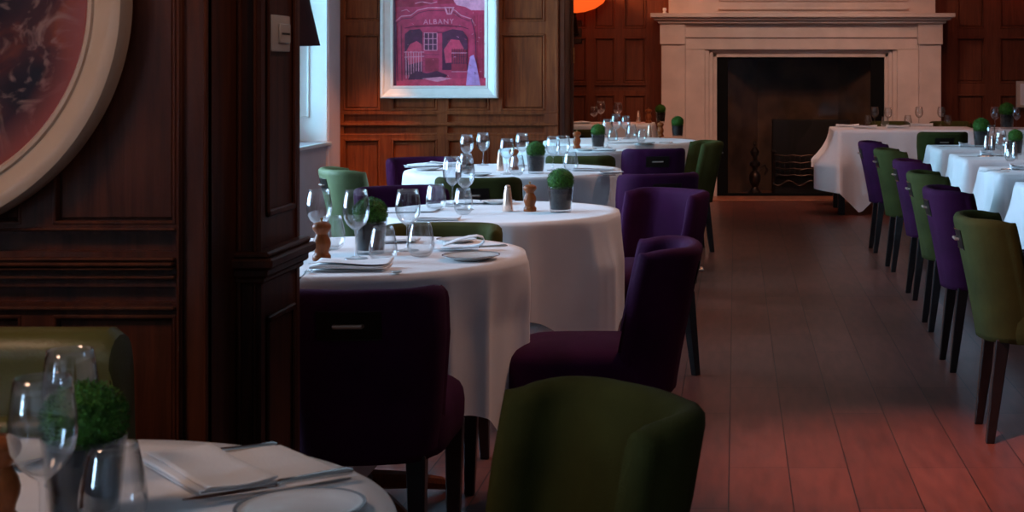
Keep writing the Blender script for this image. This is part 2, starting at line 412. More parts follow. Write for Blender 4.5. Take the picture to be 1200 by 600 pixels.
fx(803, 1077, 27, 44, DS + .02, DF, bm); fx(803, 1077, 44, 58, DS + .045, DF, bm); fpart('lintel', bm, M['stone'])
bm = NB(); fx(763, 1117, 16, 21, DS - .17, DF, bm, .008); fx(767, 1113, 21, 24, DS - .12, DF, bm, .008); fx(771, 1108, 24, 27.5, DS - .07, DF, bm, .008)
fpart('mantel_shelf', bm, M['stone'])
bm = NB(); fx(783, 1098, -190, 16, DS + .12, DF, bm); fx(842, 1066, 8, 11, DS + .08, DF, bm, .005); fx(842, 1066, -100, 1, DS + .09, DF, bm, .01)
fpart('chimney_breast', bm, M['stone'])
# fire chamber
bm = NB(); xl, xr, zt = XD(840, DS), XD(1038, DS), ZD(67, DS)
box(bm, xl - .02, xl, DS + .17, DF + .5, 0, zt); box(bm, xr, xr + .02, DS + .17, DF + .5, 0, zt); box(bm, xl, xr, DF + .45, DF + .5, 0, zt); box(bm, xl, xr, DS + .17, DF + .5, zt, zt + .02)
# splayed cheeks
for sx, xa in ((1, xl), (-1, xr)):
    v = [bm.verts.new(p) for p in ((xa, DS + .2, 0), (xa + sx * .42, DF + .44, 0), (xa, DF + .44, 0), (xa, DS + .2, zt), (xa + sx * .42, DF + .44, zt), (xa, DF + .44, zt))]
    for f in ((0, 1, 2), (3, 5, 4), (0, 3, 4, 1), (1, 4, 5, 2), (2, 5, 3, 0)): bm.faces.new([v[i] for i in f])
fpart('fire_chamber', bm, M['firebrick'])
bm = NB(); fx(840, 853, 67, 231, DS + .16, DS + .2, bm); fx(1022, 1038, 67, 231, DS + .16, DS + .2, bm); fx(840, 1038, 67, 69, DS + .16, DS + .2, bm); fx(840, 1038, 228, 232, DS + .14, DS + .2, bm)
fpart('black_surround', bm, M['blackm'])
bm = NB(); box(bm, XD(853, DS), XD(1022, DS), DS + .175, DS + .181, .03, zt - .01); fpart('glass_screen', bm, M['fpane'])
bm = NB(); fx(906, 1000, 142, 231, DS + .4, DS + .55, bm, .01); fpart('fireback', bm, M['iron'])
bm = NB(); box(bm, XD(778, DS), XD(1103, DS), DS - .32, DS + .9, 0, .012, .003, 1); fpart('hearth', bm, M['hearth'])
# grate basket, standing inside the chamber
gr = thing('fire_grate', (XD(945, DS), DS + .3, .012), 0, 'black iron basket grate with curved bars inside the fireplace', 'fire grate')
bm = NB()
for k, (z, bow) in enumerate(((.40, .05), (.33, .06), (.265, .07), (.20, .06))):
    pts = [(-.32 + .64 * t / 16, -bow * math.sin(PI * t / 16), z + .006 * math.sin(t * PI / 2)) for t in range(17)]
    tube(bm, pts, .009, 8)
for i in range(13):
    x = -.31 + i * .0517; b = -.055 * math.sin(PI * (x + .32) / .64); tube(bm, [(x, b, .19), (x, b, .41)], .0045, 6)
link('bar', bm, M['iron2'], gr, True)
bm = NB(); pts = [(-.33 + .66 * t / 30, -.06, .12 - .025 * math.sin(t * PI / 5)) for t in range(31)]; tube(bm, pts, .011, 8)
tube(bm, [(-.3, .02, .19), (-.3, .08, .19), (.3, .08, .19), (.3, .02, .19)], .01, 8)
for i in range(9): tube(bm, [(-.28 + i * .07, -.04, .19), (-.28 + i * .07, .09, .19)], .008, 6)
link('apron', bm, M['iron2'], gr, True)
for sx in (-.32, .32):
    bm = NB(); tube(bm, [(sx, -.02, 0), (sx * 1.02, -.03, .1), (sx * .97, -.02, .2), (sx, -.02, .42)], [.018, .012, .014, .01], 8)
    lathe(bm, [(0, .03), (.012, .028), (.022, .018), (.024, .006), (.014, -.006), (.008, -.012)][::-1], 12, c=(sx, -.02, .43)); link('leg', bm, M['iron2'], gr, True)
ad = thing('andiron', (XD(885, DS), DS + .28, .012), 0, 'dark iron fire dog with ball finial left of the basket grate', 'andiron')
bm = NB(); lathe(bm, [(0, .0), (.07, .0), (.075, .02), (.045, .05), (.03, .08), (.045, .11), (.06, .15), (.06, .2), (.04, .235), (.022, .25), (.03, .28), (.055, .30), (.055, .33), (.02, .35), (.02, .38), (.04, .41), (.048, .44), (.03, .47), (.012, .485), (.01, .5), (.02, .515), (.012, .54), (0, .55)], 20); link('post', bm, M['iron2'], ad, True)
bm = NB(); tube(bm, [(.02, 0, .2), (.06, .02, .27), (.1, .04, .3), (.13, .05, .25), (.1, .05, .2)], .01, 8); link('scroll_bracket', bm, M['iron2'], ad, True)
bm = NB(); tube(bm, [(0, .02, .06), (0, .15, .06), (0, .17, .0)], .012, 8); link('back_foot', bm, M['iron2'], ad, True)
# little ornament on the mantel
bm = NB(); lathe(bm, [(0, 0), (.018, 0), (.02, .01), (.012, .02), (.02, .035), (.018, .055), (0, .06)], 16)
o = link('ornament', bm, M['china'], None, True, (XD(779, DS), DS - .03, ZD(16, DS) )); tag(o, 'tiny white ornament at the left end of the mantel shelf', 'ornament')
# pale framed panel, far right
bm = NB(); box(bm, XD(1191, 15.7), XD(1225, 15.7), 15.68, 15.725, ZD(126, 15.7), ZD(95, 15.7), .006, 2); o = link('wall_plaque', bm, M['frame_c'])
bm = NB(); box(bm, XD(1195, 15.7), XD(1221, 15.7), 15.672, 15.68, ZD(123, 15.7), ZD(98, 15.7), .002, 1); link('plaque_face', bm, M['mat_w'], o)
tag(o, 'pale square plaque on dark panelling at the right edge', 'wall panel')

# ------------------------------------------------------------------ framed print with building facade
DQ = 11.93
def qx(x): return XD(x, DQ)
def qz(y): return ZD(y, DQ)
x0, x1, y1 = qx(446.5), qx(583.5), qz(115); ytop = qz(-48); cx = (x0 + x1) / 2
pr = thing('framed_print', (cx, DQ + .04, y1), 0, 'crimson print of an ALBANY facade in a pale grey frame', 'picture')
def ploc(o): o.location = (-cx, -(DQ + .04), -y1); return o
bm = NB()
fw = .085
def frame_ring(bm, X0, X1, Z0, Z1, prof):
    # prof: list of (inset, y) from the outside inwards
    rings = []
    for ins, yy in prof:
        rings.append([bm.verts.new(p) for p in ((X0 + ins, yy, Z0 + ins), (X1 - ins, yy, Z0 + ins), (X1 - ins, yy, Z1 - ins), (X0 + ins, yy, Z1 - ins))])
    for a, b in zip(rings, rings[1:]):
        for i in range(4): bm.faces.new((a[i], a[(i + 1) % 4], b[(i + 1) % 4], b[i]))
frame_ring(bm, x0, x1, y1, ytop, [(0, DQ + .038), (0, DQ - .03), (.008, DQ - .036), (.022, DQ - .034), (.034, DQ - .02), (.075, DQ - .004), (.082, DQ - .008), (.093, DQ - .006), (.097, DQ + .008), (.097, DQ + .02)])
ploc(link('frame', bm, M['frame_w'], pr))
bm = NB(); frame_ring(bm, x0 + .09, x1 - .09, y1 + .09, ytop - .09, [(0, DQ + .012), (0, DQ + .006), (.016, DQ + .006), (.016, DQ + .012)]); ploc(link('mount', bm, M['mat_w'], pr))
def flatm(name, c): return simple(name, c, .35, noise=.22, nscale=25)
PM = [flatm('ink_crimson', (.40, .028, .085)), flatm('ink_dark', (.075, .012, .045)), flatm('ink_mid', (.27, .018, .05)), flatm('ink_light', (.58, .2, .3)), flatm('ink_sky', (.62, .26, .40)), flatm('ink_lilac', (.42, .22, .5)), flatm('ink_bright', (.5, .04, .1))]
pbm = NB(); yq = DQ + .01; lay = [0]
def shp(pts, mi, w=None):
    lay[0] += 1
    yy = yq - .0001 * lay[0]
    vs = [pbm.verts.new((qx(a), yy, qz(b))) for a, b in pts]
    f = pbm.faces.new(vs); f.material_index = mi
def ln(pts, w, mi):
    for (ax, ay), (bx_, by) in zip(pts, pts[1:]):
        d = math.hypot(bx_ - ax, by - ay) or 1; nx, ny = -(by - ay) / d * w / 2, (bx_ - ax) / d * w / 2
        shp([(ax + nx, ay + ny), (bx_ + nx, by + ny), (bx_ - nx, by - ny), (ax - nx, ay - ny)], mi)
shp([(461, -38), (570, -38), (570, 101), (461, 101)], 0)
shp([(461, -38), (570, -38), (570, 12), (552, 12), (545, 8), (535, 6), (528, -4), (500, -6), (478, -2), (461, 4)], 4)      # sky
shp([(461, -20), (468, -24), (478, -18), (492, -24), (505, -12), (508, 4), (490, 8), (470, 8), (461, 8)], 2)   # foliage/statues on the roof
shp([(515, -14), (522, -20), (530, -12), (532, 4), (512, 5)], 2)
shp([(464, 24), (470, 17), (480, 16), (488, 10), (500, 7), (520, 7), (533, 10), (540, 16), (552, 20), (556, 30), (556, 98), (464, 98)], 0)
ln([(462, 26), (470, 19), (481, 18), (489, 12), (501, 9), (520, 9), (533, 12), (540, 18), (552, 22), (557, 30)], 1.1, 3)
ln([(462, 29), (471, 22), (482, 21), (490, 15), (501, 12.5), (519, 12.5), (532, 15), (540, 21), (551, 25)], .7, 1)
ln([(470, 13), (476, 11), (480, 14)], .8, 3); ln([(486, 4), (494, 2), (505, 4), (512, 2)], .9, 3)
# lantern above the sign
shp([(520, 8), (532.5, 8), (529, 17), (523.5, 17)], 3); shp([(522, 9.5), (530.5, 9.5), (528, 15.5), (524.5, 15.5)], 2)
ln([(526.2, 8), (526.2, 17)], .7, 3); ln([(522.5, 9.5), (524.6, 16)], .6, 3); ln([(530, 9.5), (527.8, 16)], .6, 3)
# dark entrance openings
shp([(474, 40), (480, 35), (492, 34), (495, 38), (495, 88), (474, 88)], 1)
shp([(518, 38), (530, 34), (542, 36), (548, 44), (548, 82), (518, 82)], 1)
shp([(476, 60), (480, 52), (488, 48), (494, 52), (495, 72), (478, 76)], 6)
shp([(520, 58), (528, 46), (538, 47), (545, 60), (544, 72), (522, 74)], 6)
shp([(495, 35), (518, 35), (518, 90), (495, 90)], 0)
shp([(497, 38), (512, 38), (512, 59), (497, 59)], 1)
for i in range(4): ln([(497 + i * 5, 38), (497 + i * 5, 59)], .9, 3)
for i in range(4): ln([(497, 38.5 + i * 6.8), (512, 38.5 + i * 6.8)], .8, 3)
for k in range(3): ln([(496, 64 + k * 7), (515, 64 + k * 7)], .6, 1)
shp([(498, 68), (514, 68), (514, 84), (498, 84)], 2)
# left gate and right gate
for i in range(7): ln([(475.5 + i * 3, 60 + (i % 2)), (476 + i * 2.9, 92)], 1.0, 3)
ln([(473, 61), (497, 61)], .8, 3); ln([(474, 67), (497, 66)], 1, 3); ln([(474, 84), (495, 84)], .7, 1)
shp([(529, 58), (547, 58), (547, 84), (529, 84)], 2)
for i in range(7): ln([(530 + i * 2.7, 57), (530 + i * 2.7, 75)], .8, 1)
ln([(529, 62), (547, 62)], .9, 3); ln([(529, 84), (548, 84)], .8, 3)
for k in range(2): ln([(529, 66 + k * 8), (547, 66 + k * 8)], .6, 1)
shp([(480, 88), (488, 83), (500, 86), (512, 83), (524, 88), (520, 94), (478, 94)], 1)
shp([(462, 94), (570, 91), (570, 101), (462, 101)], 6)
shp([(494, 92), (516, 90), (530, 92), (512, 96)], 3)
# right hand wall and lilac shape
for i in range(4): ln([(556 + i * 3.3, 18), (556 + i * 3.3, 92)], .6, 2)
ln([(552, 22), (557, 40), (559, 95)], 1, 1); ln([(464, 26), (466, 95)], 1, 1); ln([(470, 30), (471, 95)], .8, 1)
shp([(551, 66), (555, 64), (558, 74), (563, 100), (546, 100), (548, 82)], 5)
shp([(461, -38), (461, 101), (464.5, 101), (463, -38)], 1)
ln([(474, 33), (484, 31), (520, 30), (540, 31), (549, 34)], .8, 1); ln([(512, 38), (518, 38)], 1, 1)
random.seed(3)
for k in range(60):
    a, b = random.uniform(465, 567), random.uniform(12, 96); ln([(a, b), (a + random.uniform(-3, 3), b + random.uniform(-2, 2))], .5, random.choice((1, 2, 3, 6)))
ploc(link('print_sheet', pbm, PM, pr))
cu = bpy.data.curves.new('sign_letters', 'FONT'); cu.body = 'ALBANY'; cu.size = .056; cu.align_x = 'CENTER'; cu.extrude = .0005; cu.space_character = 1.18; cu.materials.append(PM[3])
to = bpy.data.objects.new('sign_letters', cu); COL.objects.link(to)
bpy.context.view_layer.update()
dg = bpy.context.evaluated_depsgraph_get(); me = bpy.data.meshes.new_from_object(to.evaluated_get(dg)); bpy.data.objects.remove(to)
lo = bpy.data.objects.new('sign_letters', me); COL.objects.link(lo); lo.parent = pr
lo.location = (qx(514.5) - cx, -.04 - .016, qz(28.2) - y1); lo.rotation_euler = (PI / 2, math.radians(-1.2), 0)

# ------------------------------------------------------------------ round artwork on the near wall
rc = (XD(-128, 2.86), 2.87, ZD(1, 2.86)); R = 281 * 2.86 / F
ra = thing('round_artwork', rc, 0, 'large round abstract artwork in a thick cream frame at upper left', 'picture')
bm = NB(); k = R / 281
prof = [(281, 0), (281, .03), (277, .042), (270, .046), (262, .044), (250, .03), (243, .027), (241, .032), (237, .032), (233, .02), (231, .008)]
lathe(bm, [(a * k, b) for a, b in prof], 128); o = link('frame', bm, M['frame_c'], ra, True); o.rotation_euler = (PI / 2, 0, 0)
m, nt, b = newmat('abstract_painting')
tc = N(nt, 'ShaderNodeTexCoord'); n1 = N(nt, 'ShaderNodeTexNoise'); n1.inputs['Scale'].default_value = 4.2; n1.inputs['Detail'].default_value = 4; n1.inputs['Distortion'].default_value = 1
nt.links.new(tc.outputs['Object'], n1.inputs['Vector'])
r = N(nt, 'ShaderNodeValToRGB'); cr = r.color_ramp; cr.elements[0].position = .36; cr.elements[0].color = (.010, .0035, .012, 1); cr.elements[1].position = .68; cr.elements[1].color = (.20, .045, .03, 1)
e = cr.elements.new(.5); e.color = (.055, .011, .014, 1); e = cr.elements.new(.6); e.color = (.22, .04, .010, 1)
nt.links.new(n1.outputs['Fac'], r.inputs['Fac'])
n2 = N(nt, 'ShaderNodeTexNoise'); n2.inputs['Scale'].default_value = 9; n2.inputs['Detail'].default_value = 12; n2.inputs['Distortion'].default_value = 4
nt.links.new(tc.outputs['Object'], n2.inputs['Vector'])
r2 = N(nt, 'ShaderNodeValToRGB'); r2.color_ramp.elements[0].position = .52; r2.color_ramp.elements[0].color = (0, 0, 0, 1); r2.color_ramp.elements[1].position = .66; r2.color_ramp.elements[1].color = (.7, .7, .7, 1)
nt.links.new(n2.outputs['Fac'], r2.inputs['Fac'])
mx = N(nt, 'ShaderNodeMix', data_type='RGBA'); mx.inputs[7].default_value = (.20, .11, .085, 1)
nt.links.new(r2.outputs['Color'], mx.inputs[0]); mx.inputs[7].default_value = (.34, .2, .15, 1); nt.links.new(r.outputs['Color'], mx.inputs[6])
# red rim of the painting
vl = N(nt, 'ShaderNodeVectorMath', operation='LENGTH'); nt.links.new(tc.outputs['Object'], vl.inputs[0])
mr = N(nt, 'ShaderNodeMapRange'); mr.inputs[1].default_value = 195 * k; mr.inputs[2].default_value = 232 * k; nt.links.new(vl.outputs['Value'], mr.inputs[0])
mx2 = N(nt, 'ShaderNodeMix', data_type='RGBA'); mx2.inputs[7].default_value = (.30, .06, .04, 1)
nt.links.new(mr.outputs[0], mx2.inputs[0]); nt.links.new(mx.outputs[2], mx2.inputs[6]); nt.links.new(mx2.outputs[2], b.inputs['Base Color']); b.inputs['Roughness'].default_value = .35
bm = NB(); lathe(bm, [(0, .012), (232 * k, .012), (232 * k, .002), (0, .002)], 96); o = link('painting', bm, m, ra); o.rotation_euler = (PI / 2, 0, 0)

# ------------------------------------------------------------------ switch plate, wall lamps
ya, yb, za, zb = 3.10, 3.222, ZD(60.5, 3.16), ZD(18, 3.16)
bm = NB(); box(bm, XP + .004, XP + .012, ya, yb, za, zb, .003, 2); sw = link('switch_plate', bm, M['plastic'], None, True)
tag(sw, 'ivory double switch plate on the side of the dark pillar', 'light switch')
bm = NB(); box(bm, XP + .012, XP + .017, ya + .036, yb - .014, za + .017, zb - .017, .002, 1); rk = link('rocker', bm, M['plastic'], sw, True)
bm = NB()
for j in range(5): box(bm, XP + .017, XP + .0182, ya + .046 + j * .0115, ya + .0535 + j * .0115, (za + zb) / 2 - .0025, (za + zb) / 2 + .0015)
link('switch_marking', bm, M['darkmark'], rk)
wl = thing('wall_lamp', (-1.06, 3.36, 1.45), 0, 'unlit wall lamp with dark purple cone shade behind the pillar', 'lamp')
bm = NB(); prof = [(.105, -.098), (.062, .09)]; lathe(bm, prof + [(.060, .09), (.103, -.098), (.105, -.098)], 40, c=(0, .16, 0)); link('lamp_shade', bm, M['shade'], wl, True)
bm = NB(); tube(bm, [(0, -.03, -.02), (0, .03, -.05), (0, .12, -.05), (0, .16, -.02), (0, .16, .03)], .007, 10); lathe(bm, [(0, 0), (.035, 0), (.035, .012), (0, .016)], 20, c=(0, -.035, -.02)); link('bracket', bm, M['brass'], wl, True)
def sconce(loc, label):
    t = thing('wall_sconce', loc, 0, label, 'lamp')
    bm = NB(); prof = [(.03, 0), (.12, .012), (.22, .045), (.30, .10), (.345, .17), (.36, .24)]
    lathe(bm, prof + [(r - .008, z + .004) for r, z in prof[::-1]], 40); link('lamp_shade', bm, M['lampglow'], t, True)
    bm = NB(); lathe(bm, [(0, -.04), (.02, -.035), (.03, -.01), (.035, .006), (0, .01)], 20); tube(bm, [(0, 0, -.02), (0, .1, -.1), (0, .2, -.17), (0, .36, -.19)], [.03, .035, .03, .02], 10)
    box(bm, -.05, .05, .36, .375, -.3, -.06, .005, 1); link('bracket', bm, M['bronze'], t, True)
    return t
sconce((XD(671, 15.3), 15.35, ZD(15, 15.3)), 'glowing amber bowl wall lamp at the top, beyond the print wall')
sconce((XD(1238, 15.3), 15.35, ZD(-12, 15.3)), 'glowing amber bowl wall lamp right of the fireplace, above the pale plaque')

# ------------------------------------------------------------------ chairs
def chair_shell(bm, top=.78, bot=.35):
    # plan polyline of the mid line, u from wing to wing (chair faces +y)
    W, wing, rc_, yb_ = .18, .135, .09, -.225
    pl = []
    pl.append((-W - .008, yb_ + wing))
    for i in range(3): pl.append((-W, yb_ + rc_ + (wing - rc_) * (2 - i) / 3))
    for i in range(1, 8):
        a = PI + i * (PI / 2) / 8; pl.append((-W + rc_ + rc_ * math.cos(a), yb_ + rc_ + rc_ * math.sin(a)))
    for i in range(0, 5): pl.append((-W + rc_ + (2 * W - 2 * rc_) * i / 4, yb_ - .012 * math.sin(PI * i / 4)))
    half = pl[:]
    pl = half + [(-x, y) for x, y in half[::-1]][5:]
    n = len(pl)
    nor = []
    for i in range(n):
        a = Vector(pl[max(i - 1, 0)]); b = Vector(pl[min(i + 1, n - 1)]); d = (b - a).normalized(); nor.append(Vector((d.y, -d.x)))   # outward?
    T = .026
    # vertical profile of the cross section (outer up, over the top, inner down)
    zs = [bot, bot + .02, .45, .55, .65, top - .03]
    rows = []
    for i in range(n):
        t = i / (n - 1); wingd = abs(2 * t - 1)
        tp = top - .012 * max(0, (wingd - .55) / .45) ** 2
        def pos(off, z):
            tap = .86 + .14 * min(1, (z - bot) / .3)
            lean = -.085 * ((z - bot) / (top - bot)) ** 1.15
            x, y = pl[i]; return Vector(((x + nor[i].x * off) * tap, (y + nor[i].y * off) + lean * (1 if y < -.1 else .75 + .25 * (-(y) / .1 if y < 0 else 0)), z))
        col = []
        for z in zs[:-1]: col.append(pos(T, z))
        col.append(pos(T, tp - .03))
        for a in range(1, 6):
            an = a * PI / 6; col.append(pos(T * math.cos(an), tp - .026 + .026 * math.sin(an)))
        col.append(pos(-T, tp - .03))
        for z in zs[:-1][::-1]: col.append(pos(-T, z))
        rows.append([bm.verts.new(p) for p in col])
    for a, b in zip(rows, rows[1:]):
        for j in range(len(a)):
            j2 = (j + 1) % len(a); bm.faces.new((a[j], a[j2], b[j2], b[j]))
    # rounded wing ends
    for row, sgn in ((rows[0], 1), (rows[-1], 1)):
        cen = [None] * len(row); m_ = len(row)
        mid = []
        for j in range(m_):
            o2 = row[m_ - 1 - j].co; mid.append((row[j].co + o2) / 2)
        ring = [bm.verts.new(row[j].co * .45 + mid[j] * .55 + Vector((0, .016, 0))) for j in range(m_)]
        for j in range(m_):
            j2 = (j + 1) % m_; bm.faces.new((row[j], row[j2], ring[j2], ring[j]))
        bm.faces.new(ring)
def make_chair(name, fab):
    t = thing(name)
    bm = NB(); chair_shell(bm); link('backrest', bm, fab, t, 'all')
    # seat: domed cushion
    bm = NB(); W, y0, y1 = .205, -.2, .24; ns = 56
    prof = [(0, .502), (.25, .501), (.5, .497), (.72, .489), (.86, .478), (.94, .464), (.985, .445), (1.0, .42), (.995, .385), (.975, .352), (.955, .345), (0, .345)]
    rings = []
    for q, z in prof:
        if q == 0: rings.append([bm.verts.new((0, (y0 + y1) / 2, z))]); continue
        rg = []
        for k in range(ns):
            a = 2 * PI * k / ns; c_, s_ = math.cos(a), math.sin(a); e = 5.0
            l = (abs(c_) ** e + abs(s_) ** e) ** (-1 / e); v = s_ * l
            rg.append(bm.verts.new((c_ * l * W * q * (.95 if v < 0 else .95 + .05 * v), (y0 + y1) / 2 + v * (y1 - y0) / 2 * q, z)))
        rings.append(rg)
    for a, b in zip(rings, rings[1:]):
        for k in range(ns):
            k2 = (k + 1) % ns
            if len(a) == 1: bm.faces.new((a[0], b[k], b[k2]))
            elif len(b) == 1: bm.faces.new((a[k], b[0], a[k2]))
            else: bm.faces.new((a[k], b[k], b[k2], a[k2]))
    link('seat', bm, fab, t, True)
    for sx in (-1, 1):
        for fy, (tx, ty, bx_, by_) in ((-1, (.135, -.19, .145, -.235)), (1, (.165, .19, .16, .195))):
            bm = NB(); w0, w1, zt_ = .024, .015, .36
            vs = []
            for (cx_, cy_, z, w) in ((sx * bx_, by_, 0, w1), (sx * tx, ty, zt_, w0)):
                vs.append([bm.verts.new((cx_ + a * w, cy_ + b * w, z)) for a, b in ((-1, -1), (1, -1), (1, 1), (-1, 1))])
            bm.faces.new(vs[0]); bm.faces.new(vs[1])
            for i in range(4): bm.faces.new((vs[0][i], vs[0][(i + 1) % 4], vs[1][(i + 1) % 4], vs[1][i]))
            bmesh.ops.bevel(bm, geom=bm.edges[:], offset=.003, segments=1, affect='EDGES')
            link('leg', bm, M['legs'], t)
    # pull handle let into the rear of the backrest
    zc = .695
    def ys(x, z, off=0): return -.225 - .012 * math.cos(PI * x / .18) - .026 - .085 * ((z - .35) / .43) ** 1.15 - off
    bm = NB(); g = []
    for i in range(9):
        x = -.075 + .15 * i / 8; g.append([bm.verts.new((x, ys(x, zc + dz, .0018), zc + dz)) for dz in (-.034, -.01, .012, .034)] + [bm.verts.new((x, ys(x, zc + dz, -.006), zc + dz)) for dz in (.034, .012, -.01, -.034)])
    for a, b in zip(g, g[1:]):
        for k in range(8): bm.faces.new((a[k], a[(k + 1) % 8], b[(k + 1) % 8], b[k]))
    bm.faces.new(g[0]); bm.faces.new(g[-1])
    for sz in (-.034, .034): tube(bm, [(-.075 + .15 * i / 8, ys(-.075 + .15 * i / 8, zc + sz, .002), zc + sz) for i in range(9)], .0018, 6)
    for sx in (-.075, .075): tube(bm, [(sx, ys(sx, zc + d, .002), zc + d) for d in (-.034, 0, .034)], .0018, 6)
    hp = link('handle_plate', bm, M['bronze'], t)
    bm = NB(); tube(bm, [(-.034, ys(.034, zc, -.004), zc), (-.032, ys(.032, zc, .012), zc), (0, ys(0, zc, .010), zc), (.032, ys(.032, zc, .012), zc), (.034, ys(.034, zc, -.004), zc)], .0055, 8); link('handle', bm, M['nickel'], hp, True)
    return t
G = make_chair('dining_chair', M['green']); V = make_chair('dining_chair', M['purple']); G_lit = make_chair('dining_chair', M['green_lit'])
def chair(proto, x, y, face, label, group=None):
    """face = direction the sitter looks, (dx, dy)"""
    rz = math.atan2(face[1], face[0]) - PI / 2
    return place(proto, (x, y, 0), rz, label, 'chair', group)
chair(V, -.915, 3.93, (-.02, 1), 'very dark purple chair seen from behind, beside the dark pillar')
chair(V, -.44, 4.60, (-1, -.06), 'purple chair seen from its side at the right of the table nearest the pillar')
chair(G, -.385, 2.30, (-.78, -.62), 'large green chair at the bottom centre, nearest the camera')
chair(G, -.975, 4.88, (.02, -1), 'green chair between the two nearest full tables, facing the camera')
chair(V, -1.36, 6.55, (.5, -.85), 'purple chair at the back left of the middle table, behind tall wine glasses')
chair(V, -.43, 6.42, (-.62, -.75), 'purple chair with its inside showing, beside the aisle behind the side-on purple chair')
chair(G, -1.24, 7.62, (.02, 1), 'dark green chair seen from behind, its top edge just beyond the copper salt mill')
chair(G_lit, -1.85, 8.12, (.86, .45), 'teal lit green chair at far left below the window')
chair(V, -1.73, 8.74, (.45, -.88), 'blue purple chair at the far left of the table under the print')
chair(V, -.47, 7.88, (-.4, .9), 'dark purple chair seen from behind, middle of three purple chairs along the aisle')
chair(G, -.93, 9.43, (.02, 1), 'low green chair back showing behind the napkins of the table under the print')
chair(V, -.585, 10.24, (-.25, .96), 'dark purple chair seen from behind with bright handle, farthest purple chair left of the aisle')
chair(G, -.43, 10.95, (-.95, -.25), 'green chair at the aisle nearest the left side of the fireplace')
chair(G, -1.36, 13.38, (0, 1), 'dark green chair half hidden at the end of the print wall')
rowc = [(V, 1.215, 10.96, 'purple chair farthest along the right-hand row, by the long white cloth'),
        (G, 1.235, 9.95, 'green chair second from the fireplace in the right-hand row'),
        (V, 1.235, 8.75, 'purple chair in the middle of the right-hand row, between two green chairs'),
        (G, 1.20, 7.72, 'green chair third from the camera in the right-hand row'),
        (V, 1.16, 6.72, 'purple chair directly behind the nearest green chair of the right-hand row'),
        (G, 1.12, 5.47, 'green chair nearest the camera in the right-hand row')]
for pr_, x, y, lb in rowc:
    chair(pr_, x, y, (1, random.uniform(-.02, .05)), lb, 'chairs lined up along the right side of the aisle')
chair(G, 1.71, 12.85, (.02, 1), 'green chair seen from behind, at the front of the far right table')
chair(G, 1.50, 14.82, (0, -1), 'green chair top showing behind the far right table, left one')
chair(G, 2.10, 14.82, (0, -1), 'green chair top showing behind the far right table, right one')

# leather bench seat behind the front table
bs = thing('leather_seat', (-1.45, 2.3, 0), 0, 'olive green leather high-backed seat against the panelled wall', 'seat')
bm = NB(); x1_ = XD(172, 2.5) + 1.45 - .01
def bench_profile(off=0):
    pts = [(.06, .36), (.075, .60), (.085, .80)]
    for i in range(9):
        a = -.15 * PI + i * (1.0 * PI) / 8; pts.append((.135 + .05 * -math.cos(a), .845 + .045 * math.sin(a)))
    pts += [(.19, .7), (.19, .36)]
    return pts
pp = bench_profile(); rows = []
xs = [-.62, -.60] + [-.6 + (x1_ + .58) * i / 10 for i in range(1, 10)] + [x1_ - .02, x1_ - .006, x1_]
for i, x in enumerate(xs):
    sh = {0: .85, len(xs) - 1: .84, len(xs) - 2: .96}.get(i, 1)
    cy, cz = .13, .6
    rows.append([bm.verts.new((x, cy + (p - cy) * sh, cz + (q - cz) * (sh if q > .5 else 1))) for p, q in pp])
for a, b in zip(rows, rows[1:]):
    for j in range(len(a)): bm.faces.new((a[j], a[(j + 1) % len(a)], b[(j + 1) % len(a)], b[j]))
bm.faces.new(rows[0]); bm.faces.new(rows[-1]); link('backrest', bm, M['gleather'], bs, True)
bm = NB(); box(bm, -.6, x1_ - .03, -.33, .07, .34, .47, .03, 4); link('seat', bm, M['gleather'], bs, True)
bm = NB(); box(bm, -.58, x1_ - .05, .035, .085, .47, .765, .02, 4); link('back_cushion', bm, M['gleather'], bs, True)
for sx in (-.55, x1_ - .09):
    for sy in (-.28, .14):
        bm = NB(); box(bm, sx - .02, sx + .02, sy - .02, sy + .02, 0, .36, .004, 1); link('leg', bm, M['legs'], bs)

# ------------------------------------------------------------------ tables and cloths
TZ = .75
def round_cloth(R_, a, phi, seed, corner=.035, top=TZ + .004, flare=.0):
    rnd = random.Random(seed); bm = NB(); nth = 220; rings = []
    ph = [rnd.uniform(0, 6.28) for _ in range(6)]
    c0 = bm.verts.new((0, 0, top)); rr = [.35, .7, .92]
    for q in rr: rings.append([bm.verts.new((R_ * q * math.cos(2 * PI * i / nth), R_ * q * math.sin(2 * PI * i / nth), top)) for i in range(nth)])
    nd = 26
    for d in range(nd):
        t = d / (nd - 1); ring = []
        for i in range(nth):
            th = 2 * PI * i / nth; m_ = max(abs(math.cos(th - phi)), abs(math.sin(th - phi)))
            L = min(a / m_, a * 1.30) - R_
            cw = max(0, (1 - m_) / (1 - .7071)) ** 1.5
            dz = L * t
            rb = R_ + .006 * math.sin(min(1, dz / .02) * PI / 2)
            fold = .75 * (1 - abs(math.sin(3.5 * th + ph[0]))) ** 2 + .55 * (1 - abs(math.sin(5.5 * th + ph[1]))) ** 2 + .18 * math.sin(4 * th + ph[2])
            amp = min(1, dz / .18)
            rad = rb + amp * (-.012 + .042 * fold) + corner * cw * amp * amp + flare * amp
            sh = min(1, dz / .012)
            ring.append(bm.verts.new((rad * math.cos(th), rad * math.sin(th), top - .012 * (1 - math.cos(sh * PI / 2)) if dz < .012 else top - dz)))
        rings.append(ring)
    for i in range(nth): bm.faces.new((c0, rings[0][i], rings[0][(i + 1) % nth]))
    for p, q in zip(rings, rings[1:]):
        for i in range(nth): j = (i + 1) % nth; bm.faces.new((p[i], q[i], q[j], p[j]))
    return bm
